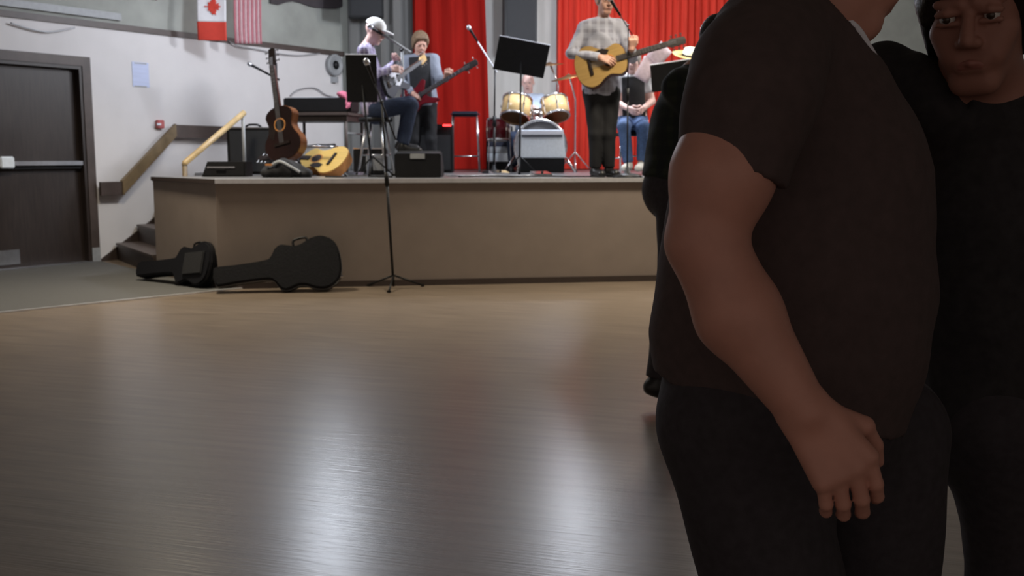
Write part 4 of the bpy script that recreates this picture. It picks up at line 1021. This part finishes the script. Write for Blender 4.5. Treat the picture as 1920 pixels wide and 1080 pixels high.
def cymbal(label, c, r, axis, foot):
    t = thing('cymbal_stand', label, 'cymbal', foot, 'cymbals of the drum kit')
    c = np.asarray(c, float); bm = nb(); lathe(bm, [(0, .03), (.02, .028), (.045, .012), (r * .6, .004), (r, -.008), (r, -.011), (r * .6, .0), (.045, .008), (0, .02)], zframe(axis, c), 36); link('cymbal', bm, M['bronze'], t, True, True)
    bm = nb(); foot = np.asarray(foot, float); tube(bm, [foot + V(0, 0, .05), V(foot[0], foot[1], c[2] - .25), c + V(0, 0, .03)], .011, 8); link('pole', bm, M['chrome'], t, True, True)
    tripod(t, foot, M['chrome'], .25, .25)
cymbal('bronze cymbal tilted edge on beside the standing guitarist', P(1066, 144, 12.6), .22, V(-.22, -.12, 1), at(1078, 12.95, STAGE))
cymbal('bronze cymbal half hidden behind the large black music stand', P(1030, 121, 13.1), .2, V(-.1, -.1, 1), at(1046, 13.2, STAGE))
sn = thing('snare_drum', 'chrome snare drum on its stand before the drummer', 'drum', (*at(1003, 13.1, STAGE)[:2], STAGE)); c_ = P(1003, 216, 13.1)
drum(sn, 'shell', c_, .17, .13, V(0, .1, 1), M['chrome']); bm = nb(); tube(bm, [V(c_[0], c_[1], STAGE + .04), c_ - V(0, 0, .06)], .012, 8); link('pole', bm, M['chrome'], sn, True, True); tripod(sn, V(c_[0], c_[1], STAGE), M['chrome'], .2, .2)
dt = thing('drum_throne', 'round black drum throne under the drummer', 'stool', (*at(991, 13.55, STAGE)[:2], STAGE)); q = at(991, 13.55, STAGE)
bm = nb(); lathe(bm, [(0, 0), (.16, 0), (.17, .03), (.16, .07), (0, .08)], Matrix.Translation((q[0], q[1], STAGE + .44))); link('seat', bm, M['black'], dt, True, True)
bm = nb(); tube(bm, [q + V(0, 0, .05), q + V(0, 0, .46)], .02, 10); link('pole', bm, M['chrome'], dt, True, True); tripod(dt, q, M['chrome'], .22, .22)

# --- music stand with pink sheets on the right, chairs
c = P(1258, 142, 10.3)
ms, Rm = music_stand('music_stand', 'black music stand with white front edge holding pale sheets', c, .40, .28, -.35, .05, STAGE, math.radians(-9))
for i, (u, v, r_) in enumerate(((1213, 128, .5), (1238, 101, .75), (1224, 113, .62))):
    q = P(u, v, 10.42 + .02 * i); bm = nb(); n = 6; g = []
    for j in range(n + 1):
        row = []
        for k in range(5):
            x = (k / 4 - .5) * .16; z = (j / n - .5) * .24; y = .05 * (z / .12) ** 2 + .01 * math.sin(9 * x)
            row.append(bm.verts.new((x, y, z)))
        g.append(row)
    for j in range(n):
        for k in range(4): bm.faces.new((g[j][k], g[j][k + 1], g[j + 1][k + 1], g[j + 1][k]))
    r = bmesh.ops.extrude_face_region(bm, geom=bm.faces[:]); bmesh.ops.translate(bm, verts=[x for x in r['geom'] if isinstance(x, bmesh.types.BMVert)], vec=(0, .0015, 0))
    bmesh.ops.transform(bm, matrix=Matrix.Translation(q) @ Matrix.Rotation(r_, 4, 'Y') @ Matrix.Rotation(-.2, 4, 'X'), verts=bm.verts)
    tag(link('music_sheet', bm, M['pinkpaper'], None, True), ['lowest pale pink sheet curling over the left end of the white edged music stand', 'topmost pale sheet curling up over the white edged music stand', 'middle pale pink sheet between two others on the white edged music stand'][i], 'sheet', 'sheets on the music stand')
def chair(label, q, yaw, m):
    t = thing('stacking_chair', label, 'chair', q, 'chairs of the seated musicians'); t.rotation_euler = (0, 0, yaw)
    bm = nb(); box(bm, (0, 0, .44), (.44, .42, .035), None, .012); link('seat', bm, m, t)
    bm = nb(); box(bm, (0, .23, .72), (.44, .03, .28), Matrix.Rotation(-.15, 3, 'X'), .012); link('backrest', bm, m, t)
    for sx in (-1, 1):
        bm = nb(); tube(bm, [(sx * .2, -.2, 0), (sx * .2, -.19, .43)], .011, 8); link('leg', bm, M['chrome'], t, True)
        bm = nb(); tube(bm, [(sx * .2, .24, 0), (sx * .2, .2, .44), (sx * .2, .26, .84)], .011, 8); link('leg', bm, M['chrome'], t, True)
        bm = nb(); tube(bm, [(sx * .2, -.195, .18), (sx * .2, .225, .18)], .008, 8); link('rung', bm, M['chrome'], t, True)
    bm = nb(); tube(bm, [(-.2, -.195, .2), (.2, -.195, .2)], .008, 8); link('rung', bm, M['chrome'], t, True)
    return t
chair('dark stacking chair under the seated man in blue jeans', tuple(at(1187, 11.55, STAGE)), .15, M['black'])
chair('dark stacking chair under the musician in the straw hat', tuple(at(1294, 12.3, STAGE)), -.1, M['black'])

# --- cables and pedals along the front of the stage
for lab, pts, m in (('black cable snaking along the stage edge under the silver amplifier', [(860, 9.75), (920, 9.95), (960, 9.7), (1010, 9.85), (1070, 9.65), (1110, 9.75)], 'black'),
                    ('grey cable lying on the stage right of the monitor wedge', [(838, 10.2), (880, 10.0), (930, 10.35), (985, 10.1), (1040, 10.3)], 'silver'),
                    ('black cable on the stage left of the monitor wedge', [(610, 9.7), (650, 9.55), (700, 9.8), (735, 9.6)], 'black')):
    bm = nb(); tube(bm, bez([at(u, y, STAGE + .009) for u, y in pts]), .008, 6); tag(link('cable', bm, M[m], None, True), lab, 'cable', 'cables on the stage floor')
for u, y, lab in ((930, 10.6, 'silver effects pedal lying left of the silver amplifier'), (1008, 10.0, 'small silver effects pedal in front of the silver amplifier'), (660, 9.35, 'small silver effects pedal at the stage edge below the stool')):
    q = at(u, y, STAGE); t = thing('effects_pedal', lab, 'pedal', q, 'effects pedals on the stage'); t.rotation_euler = (0, 0, .5)
    bm = nb(); prism(bm, [(-.06, -.05, 0), (-.06, .05, 0), (-.06, .05, .055), (-.06, -.05, .03)], (.2, 0, 0), .005); link('housing', bm, M['chrome'], t)
    bm = nb(); lathe(bm, [(0, 0), (.012, 0), (.012, .02), (0, .022)], Matrix.Translation((.04, -.02, .034)), 10); link('foot_switch', bm, M['black'], t)

# --- guitar cases lying against the stage
def gcase(label, c, d, n, sc, kind, nl=1.0):
    """c: centre of the body; d: towards the neck tip; n: out of the lid"""
    t = thing('guitar_case', label, 'case', matrix=gpose(c, d, n) @ Matrix.Diagonal((sc, sc, sc, 1)), group='instrument cases in front of the stage')
    ctrl = [(-.29, 0), (-.28, .1), (-.24, .18), (-.15, .232), (-.05, .222), (.03, .185), (.09, .175), (.15, .19), (.21, .2), (.26, .17), (.30, .11), (.36, .085), (.6, .08), (.76, .085), (.79, .06), (.8, 0)]
    ctrl = [(x if x < .36 else .36 + (x - .36) * nl, w_) for x, w_ in ctrl]
    o = outline(ctrl, 4); bm = nb(); prism(bm, [(x, -.075, z) for x, z in o], (0, .075, 0), .014); link('lower_shell', bm, M['case'], t)
    bm = nb(); prism(bm, [(x, .004, z) for x, z in o], (0, .06, 0), .016); link('lid', bm, M['case'], t)
    bm = nb(); prism(bm, [(x * 1.004, -.001, z * 1.012) for x, z in o], (0, .006, 0)); link('seam', bm, M['grey'], t) if kind == 'hard' else link('zip', bm, M['black'], t)
    bm = nb(); tube(bm, bez([(-.02, 0, .2), (-.01, 0, .245), (.09, 0, .235), (.1, 0, .185)], 5), .011, 8); link('handle', bm, M['black'], t, True)
    if kind == 'hard':
        for x, z in ((-.2, .205), (.2, .2), (-.265, -.14)): bm = nb(); box(bm, (x, 0, z), (.04, .04, .02), None, .004); link('latch', bm, M['chrome'], t)
    else:
        bm = nb(); prism(bm, [(-.2, .064, -.12), (.12, .064, -.12), (.12, .064, .12), (-.2, .064, .12)], (0, .025, 0), .01); link('pocket', bm, M['blackcloth'], t)
    return t
dl = unit(-FD + V(0, 0, -.13))
c = P(578, 490, 8.78); nrm = unit(-FN * .94 + V(0, 0, .3))
gcase('black hard guitar case lying on its side against the stage front', V(c[0], c[1] - .02, .228), dl, nrm, 1.0, 'hard')
cdir = unit(E0 - C0); c = P(365, 492, 8.98); dl = unit(cdir + V(-.28, -.1, -.14))
gcase('black soft guitar bag against the stage end with its neck towards the stairs', V(c[0], c[1] + .06, .198), dl, unit(-cn * .9 + V(0, -.25, .36)), .86, 'soft', 1.45)

# ================================================================== PEOPLE
# --- man in the white cap, perched on the bar stool, facing right
Y = 10.72
J = dict(pelvis=P(704, 205, Y), chest=P(690, 140, Y), neck=P(686, 86, Y), head=P(703, 60, Y - .02),
         shL=P(690, 97, Y + .18), shR=P(684, 97, Y - .19), elL=P(712, 142, Y + .2), elR=P(696, 140, Y - .27), wrL=P(742, 118, Y + .26), wrR=P(733, 130, Y - .14),
         hipL=P(708, 206, Y + .1), hipR=P(708, 206, Y - .1), knL=P(768, 193, Y + .12), knR=P(772, 197, Y - .16), anL=P(752, 268, Y + .1), anR=P(756, 272, Y - .16))
J['toL'] = J['anL'] + V(.15, .0, -.06); J['toR'] = J['anR'] + V(.15, -.02, -.06)
r, g, B = person('person', 'person in white cap and lavender plaid shirt perched on a tall stool playing guitar', J, M['skinpale'], M['lavender'], M['darkjeans'], M['shoe'],
                 unit(V(.93, -.15, -.38)), hair=None, ground=STAGE, group='musicians on the stage',
                 hands=dict(R=dict(d=unit(V(.8, .35, .0)), n=V(.2, -.9, .3), curl=.55), L=dict(d=unit(V(.3, -.6, .6)), n=V(.3, .8, 0), curl=.9)))
s = Sdf(); s.ell(g(0, -.012, .055), (.090, .112, .092), B, .02); s.cut(g(0, 0, .045), -B[:, 2] * .96 - B[:, 1] * .12); cp_ = link('cap', s.mesh('cap', .008), M['cap'], r, True, True)
s = Sdf(); s.ell(g(0, .115, .045), (.075, .085, .014), B, .01); s.cut(g(0, .06, .0), -B[:, 1]); link('cap_brim', s.mesh('cap_brim', .007), M['cap'], cp_, True, True)
c = P(738, 150, Y - .02)
guitar('electric_guitar', 'dark electric guitar with white pickguard held by the man in the cap', gpose(c, unit(V(.42, .85, .42)), unit(V(.86, -.42, .1))), M['paper'], M['navy'], 'strat', sc=.92)

# --- bass player with brown hair
Y = 12.15
J = dict(pelvis=P(792, 190, Y), chest=P(790, 142, Y), neck=P(787, 104, Y), head=P(788, 82, Y - .08),
         shL=P(813, 112, Y), shR=P(764, 114, Y + .02), elL=P(824, 148, Y - .12), elR=P(750, 152, Y - .08), wrL=P(836, 148, Y - .36), wrR=P(776, 176, Y - .26),
         hipL=P(804, 196, Y), hipR=P(779, 196, Y), knL=P(808, 262, Y - .04), knR=P(777, 262, Y - .04), anL=P(811, 316, Y), anR=P(774, 316, Y))
r, g, B = person('person', 'person with bushy brown hair in grey shirt and dark vest playing bass guitar', J, M['skin'], M['bluegrey'], M['charcoal'], M['shoe'],
                 unit(V(.28, -.85, -.42)), hair=M['brownhair'], hairstyle='bushy', ground=STAGE, group='musicians on the stage', vest=M['blackcloth'],
                 hands=dict(R=dict(d=unit(V(.75, -.25, -.35)), n=V(.1, -.9, .5), curl=.5), L=dict(d=unit(V(.3, -.5, .8)), n=V(.1, -.8, -.5), curl=1.0)))
c = P(783, 182, Y - .26)
guitar('bass_guitar', 'dark maroon bass guitar with long neck before the red curtain', gpose(c, unit(P(890, 118, Y - .5) - c), unit(V(.1, -.95, .25))), M['maroon'], M['maroon'], 'bass', sc=.88)
bm = nb(); ss = bez([c + V(.0, .1, .08), J['shR'] + V(.04, -.06, .1), J['neck'] + V(.06, .04, .04), J['shL'] + V(.02, .05, .04), J['chest'] + V(.2, -.1, -.1)], 5)

# --- drummer
Y = 13.5
J = dict(pelvis=P(991, 252, Y), chest=P(992, 212, Y), neck=P(991, 178, Y), head=P(990, 156, Y - .03),
         shL=P(1013, 186, Y), shR=P(968, 186, Y), elL=P(1024, 214, Y - .1), elR=P(957, 214, Y - .1), wrL=P(1010, 208, Y - .34), wrR=P(974, 206, Y - .34),
         hipL=P(1001, 256, Y - .04), hipR=P(981, 256, Y - .04), knL=P(1022, 258, Y - .42), knR=P(960, 258, Y - .42), anL=P(1020, 312, Y - .45), anR=P(962, 312, Y - .45))
r, g, B = person('person', 'person with bald head and pale blue shirt seated behind the drums', J, M['skinpale'], M['paleblue'], M['darkjeans'], M['shoe'],
                 unit(V(-.1, -.95, -.15)), hair=None, ground=STAGE, group='musicians on the stage')
for sgn, q, lab in ((1, 'wrL', 'wooden drumstick in the left hand of the drummer'), (-1, 'wrR', 'wooden drumstick in the right hand of the drummer')):
    p = J[q] + unit(J[q] - J['el' + q[-1]]) * .07; e = p + V(-sgn * .05, -.22, -.02); bm = nb(); tube(bm, [p + V(sgn * .03, .12, .01), e - V(0, -.02, 0), e], [.0075, .006, .004], 8); tag(link('drumstick', bm, M['maple'], None, True), lab, 'drumstick')

# --- standing guitarist
Y = 9.9
J = dict(pelvis=P(1127, 168, Y), chest=P(1126, 92, Y), neck=P(1131, 36, Y), head=P(1134, 3, Y - .04),
         shL=P(1163, 52, Y + .04), shR=P(1096, 54, Y - .02), elL=P(1186, 108, Y - .06), elR=P(1071, 100, Y - .1), wrL=P(1184, 92, Y - .32), wrR=P(1126, 108, Y - .26),
         hipL=P(1144, 178, Y), hipR=P(1113, 178, Y), knL=P(1141, 252, Y - .03), knR=P(1117, 252, Y - .03), anL=P(1142, 316, Y), anR=P(1116, 317, Y))
r, g, B = person('person', 'person in grey patterned shirt and black trousers standing with an acoustic guitar', J, M['skin'], M['greyshirt'], M['charcoal'], M['shoe'],
                 unit(V(.35, -.9, -.12)), hair=M['greyhair'], ground=STAGE, group='musicians on the stage', girth=1.05,
                 hands=dict(R=dict(d=unit(V(.8, -.3, -.3)), n=V(.1, -.9, .35), curl=.45), L=dict(d=unit(V(.1, -.35, .9)), n=V(.2, -.9, -.3), curl=1.0)))
c = P(1128, 121, Y - .2)
guitar('acoustic_guitar', 'tan acoustic guitar held by the standing man in the grey patterned shirt', gpose(c, unit(P(1268, 80, Y - .32) - c), unit(V(.12, -.95, .22))), M['spruce'], M['mahogany'], sc=1.02)
mic_stand('microphone_stand', 'thin black microphone stand beside the head of the standing guitarist', at(1176, 9.6, STAGE), P(1178, 48, 9.6), (P(1186, 66, 9.6), P(1160, 24, 9.55)), M['black'], 'round', .006, .55)

# --- seated man in blue jeans, right of the guitarist
Y = 11.5
J = dict(pelvis=P(1186, 228, Y), chest=P(1184, 178, Y), neck=P(1184, 141, Y), head=P(1187, 117, Y - .03),
         shL=P(1212, 151, Y), shR=P(1159, 151, Y), elL=P(1222, 190, Y - .05), elR=P(1152, 190, Y - .06), wrL=P(1206, 204, Y - .26), wrR=P(1180, 205, Y - .3),
         hipL=P(1198, 231, Y - .04), hipR=P(1175, 231, Y - .04), knL=P(1206, 238, Y - .44), knR=P(1170, 238, Y - .44), anL=P(1203, 306, Y - .42), anR=P(1178, 306, Y - .42))
r, g, B = person('person', 'person in white shirt, dark vest and blue jeans seated behind the guitarist', J, M['skinpale'], M['whiteshirt'], M['jeans'], M['whiteshoe'],
                 unit(V(-.35, -.9, -.15)), hair=M['greyhair'], ground=STAGE, group='musicians on the stage', sleeve='short', vest=M['blackcloth'])

# --- musician in the straw hat, mostly behind the dancers
Y = 12.25
J = dict(pelvis=P(1293, 232, Y), chest=P(1293, 185, Y), neck=P(1293, 145, Y), head=P(1293, 118, Y - .05),
         shL=P(1318, 156, Y), shR=P(1268, 156, Y), elL=P(1326, 195, Y - .06), elR=P(1260, 195, Y - .06), wrL=P(1310, 214, Y - .3), wrR=P(1278, 214, Y - .3),
         hipL=P(1304, 235, Y - .04), hipR=P(1282, 235, Y - .04), knL=P(1310, 242, Y - .44), knR=P(1278, 242, Y - .44), anL=P(1310, 306, Y - .42), anR=P(1280, 306, Y - .42))
r, g, B = person('person', 'person in pale straw hat seated at the right behind the dancers', J, M['skin'], M['tanshirt'], M['darkjeans'], M['shoe'],
                 unit(V(-.3, -.85, -.4)), up=unit(V(.1, -.25, 1)), hair=M['greyhair'], ground=STAGE, group='musicians on the stage')
hm = zframe(unit(V(.12, -.36, 1)), g(.0, -.01, .075))
bm = nb(); lathe(bm, [(.098, 0), (.10, .005), (.097, .05), (.085, .09), (.05, .105), (0, .1)], hm, 24); ht_ = link('hat', bm, M['palestraw'], r, True, True)
bm = nb(); lathe(bm, [(.096, .0), (.15, -.012), (.215, .012), (.218, .018), (.15, -.003), (.098, .01), (.096, 0)], hm, 28); link('hat_brim', bm, M['straw'], ht_, True, True)
bm = nb(); lathe(bm, [(.099, .008), (.103, .008), (.102, .03), (.098, .03)], hm, 24); link('hat_band', bm, M['rosewood'], ht_, True, True)

# --- dancer in the dark plaid shirt, beyond the woman
Y = 4.7
J = dict(pelvis=P(1266, 352, Y), chest=P(1280, 235, Y), neck=P(1305, 128, Y), head=P(1360, 82, Y),
         shL=P(1296, 160, Y + .2), shR=P(1272, 166, Y - .19), elL=P(1370, 240, Y + .3), elR=P(1330, 262, Y - .24), wrL=P(1440, 200, Y + .3), wrR=P(1420, 240, Y - .2),
         hipL=P(1275, 372, Y + .1), hipR=P(1272, 372, Y - .1), knL=P(1330, 520, Y + .14), knR=P(1262, 530, Y - .1), anL=P(1335, 690, Y + .14), anR=P(1234, 712, Y - .1))
J['toR'] = J['anR'] + V(.14, 0, -.085); J['toL'] = J['anL'] + V(.15, 0, -.06)
person('person', 'person in dark green plaid shirt and black trousers dancing beyond the woman', J, M['skin'], M['greenplaid'], M['blacktrouser'], M['shoe'],
       unit(V(.98, .1, -.15)), hair=M['darkhair'], ground=0.0, girth=1.12, hem=J['pelvis'] + V(0, 0, .03), h=.014)

# --- partner in black on the right
Y = 1.86
J = dict(pelvis=P(1895, 770, Y), chest=P(1905, 400, Y), belly=P(1890, 580, Y), neck=P(1880, 205, Y), head=P(1838, 30, Y - .07),
         shR=P(1752, 182, Y + .02), shL=P(2010, 225, Y + .08), elR=P(1655, 135, Y + .10), elL=P(2090, 450, Y), wrR=P(1490, 240, Y + .12), wrL=P(2200, 700, Y),
         hipR=P(1868, 800, Y - .06), hipL=P(1975, 800, Y + .06), knR=(.945, 1.86, .44), knL=(1.10, 1.94, .44), anR=(.96, 1.88, .09), anL=(1.10, 1.98, .09))
vp = P(1866, 224, Y - .16)
person('person', 'person in black v neck top facing left, dancing with the woman in brown', J, M['skindusk'], M['blacktop'], M['blacktrouser'], M['shoe'],
       unit(V(-.55, -.78, -.26)), up=unit(V(-.12, -.1, 1)), hair=M['darkhair'], hairstyle='bushy', ground=0.0, girth=1.0, k=1.04, h=.008, fz=.0045, group='dancers', necklift=.2,
       vneck=(vp, V(.80, -.12, .60), V(-.93, -.12, .36)))

# ------------------------------------------------------------------ the woman in the foreground
base = V(.46, 1.5, 0)
wm = thing('person', 'person in dark brown t-shirt with bare right arm, largest figure in the foreground', 'person', base, 'dancers')
TY = 1.53; AY = 1.28
def px(r, Y): return r * Y / F_PX
sh = P(1428, 118, 1.37); el = P(1322, 452, AY); wr = P(1508, 772, AY - .06); hd = P(1588, -105, 1.5); nk = P(1560, 5, 1.5)
sh2 = P(1445, 110, 1.70); el2 = P(1560, 330, 1.86); wr2 = P(1720, 250, 1.92)
b = Sdf()
trunk = [(P(1478, 130, TY), 112), (P(1490, 230, TY), 180), (P(1499, 340, TY), 228), (P(1496, 430, TY), 239), (P(1488, 545, TY), 252), (P(1474, 640, TY), 252), (P(1466, 735, TY), 232)]
def trunk_caps(s, e, upto=7):
    for (p, r0), (q, r1) in zip(trunk[:upto], trunk[1:upto]): s.cap(p, q, px(r0, TY) + e, px(r1, TY) + e, k=.012, flat=(V(0, 1, 0), .86))
def leg_caps(s, e):
    for hx, Y_, kx, ax_ in ((1375, 1.475, V(.425, 1.46, .44), V(.42, 1.44, .09)), (1640, 1.60, V(.60, 1.62, .44), V(.62, 1.66, .09))):
        hp = P(hx, 815, Y_); s.cap(hp, kx, px(133, Y_) * .92 + e, .094 + e, k=.05); s.cap(kx, ax_, .072 + e, .045 + e * 1.5, k=.03)
def arm_caps(s, e, parts=2):
    s.cap(P(1405, 190, 1.31), P(1354, 330, AY + .005), px(100, AY) + e, px(93, AY) + e, k=.03)
    s.cap(P(1354, 330, AY + .005), el, px(93, AY) + e, px(72, AY) + e, k=.02)
    if parts > 1:
        s.cap(el, P(1385, 590, AY - .015), px(72, AY) + e, px(78, AY) + e, k=.014); s.cap(P(1385, 590, AY - .015), wr, px(78, AY) + e, px(46, AY) + e, k=.02)
trunk_caps(b, -.016); leg_caps(b, -.012); arm_caps(b, 0)
b.cap(P(1405, 190, 1.31), sh, px(98, AY), .058, k=.03); b.cap(sh, sh2, .056, .056, k=.04)
b.cap(sh2, el2, .058, .048, k=.04); b.cap(el2, wr2, .046, .03, k=.02)
b.cap(P(1515, 70, 1.52), P(1570, -60, 1.5), .066, .058, k=.05)
gw, Bw = head_prims(b, hd, unit(V(.9, .2, -.32)), 1.0)
hdir = unit(P(1580, 876, AY - .08) - wr)
tips = hand_prims(b, wr, hdir, unit(V(-.1, -.97, .12)), -1, 1.04, .5, thumb_curl=.9, dev=-.35)
hand_prims(b, wr2, unit(V(.8, .1, .3)), V(0, .5, .8), 1, 1.0, .5)
for a_, t_ in (((.42, 1.44, .05), (.56, 1.42, .03)), ((.62, 1.66, .05), (.77, 1.64, .03))): b.cap(a_, t_, .035, .028, k=.02)
hc = wr + hdir * .09
bodyw = link('body', b.mesh('body', .0075, [(hc, .105, .0028), (hd + V(.04, 0, 0), .11, .005), ((el + wr) / 2, .1, .005)]), M['skinw'], wm, True, True)
face_parts(wm, gw, Bw, 1.0)
link('hair', hair_mesh(gw, Bw, 1.0, 'bushy').mesh('hair', .008), M['greyhair'], wm, True, True)
# t-shirt: trunk, shoulders and short loose sleeves with slanting hems
s = Sdf()
s.cap(P(1426, 130, 1.37), P(1405, 190, 1.31), .074, px(110, AY), k=.05); s.cap(P(1405, 190, 1.31), P(1350, 400, AY), px(110, AY), px(104, AY), k=.04)
s.cut(P(1372, 314, AY), unit(V(-.40, .02, -1)))
s.cap(sh2, sh2 * .5 + el2 * .5, .08, .072, k=.04)
trunk_caps(s, 0.004); s.cap(sh, sh2, .078, .078, k=.05)
s.cap(P(1450, 62, 1.44), P(1515, 60, 1.52), .07, .07, k=.05)
s.cut(P(1548, 40, 1.52), unit(V(.62, 0, .78)))
s.cut(P(1420, 742, TY), unit(V(-.22, 0, -1)))
s.wave(.0022, (21, 18, 27))
link('t_shirt', s.mesh('t_shirt', .007), M['tshirt'], wm, True, True)
s = Sdf(); s.cap(P(1480, 600, TY), P(1462, 740, TY), px(238, TY), px(228, TY), k=.03, flat=(V(0, 1, 0), .9)); leg_caps(s, .012)
s.cut(P(1470, 610, TY), (0, 0, 1)); s.cut((0, 0, .06), (0, 0, -1)); s.wave(.003, (17, 23, 19)); link('trousers', s.mesh('trousers', .009), M['blacktrouser'], wm, True, True)
for a_, t_ in (((.42, 1.44, .06), (.56, 1.42, .035)), ((.62, 1.66, .06), (.77, 1.64, .035))):
    s = Sdf(); s.cap(a_, t_, .046, .043, k=.02); s.cap(V(*a_) - V(.03, 0, .01), a_, .042, k=.02); s.cut((0, 0, .002), (0, 0, -1)); link('shoe', s.mesh('shoe', .008), M['shoe'], wm, True, True)

bm = nb(); tube(bm, bez([P(1560, 20, 1.46), P(1604, 52, 1.46), P(1630, 92, 1.47), P(1652, 132, 1.49)], 6), .006, 8); link('necklace', bm, M['paper'], wm, True, True)
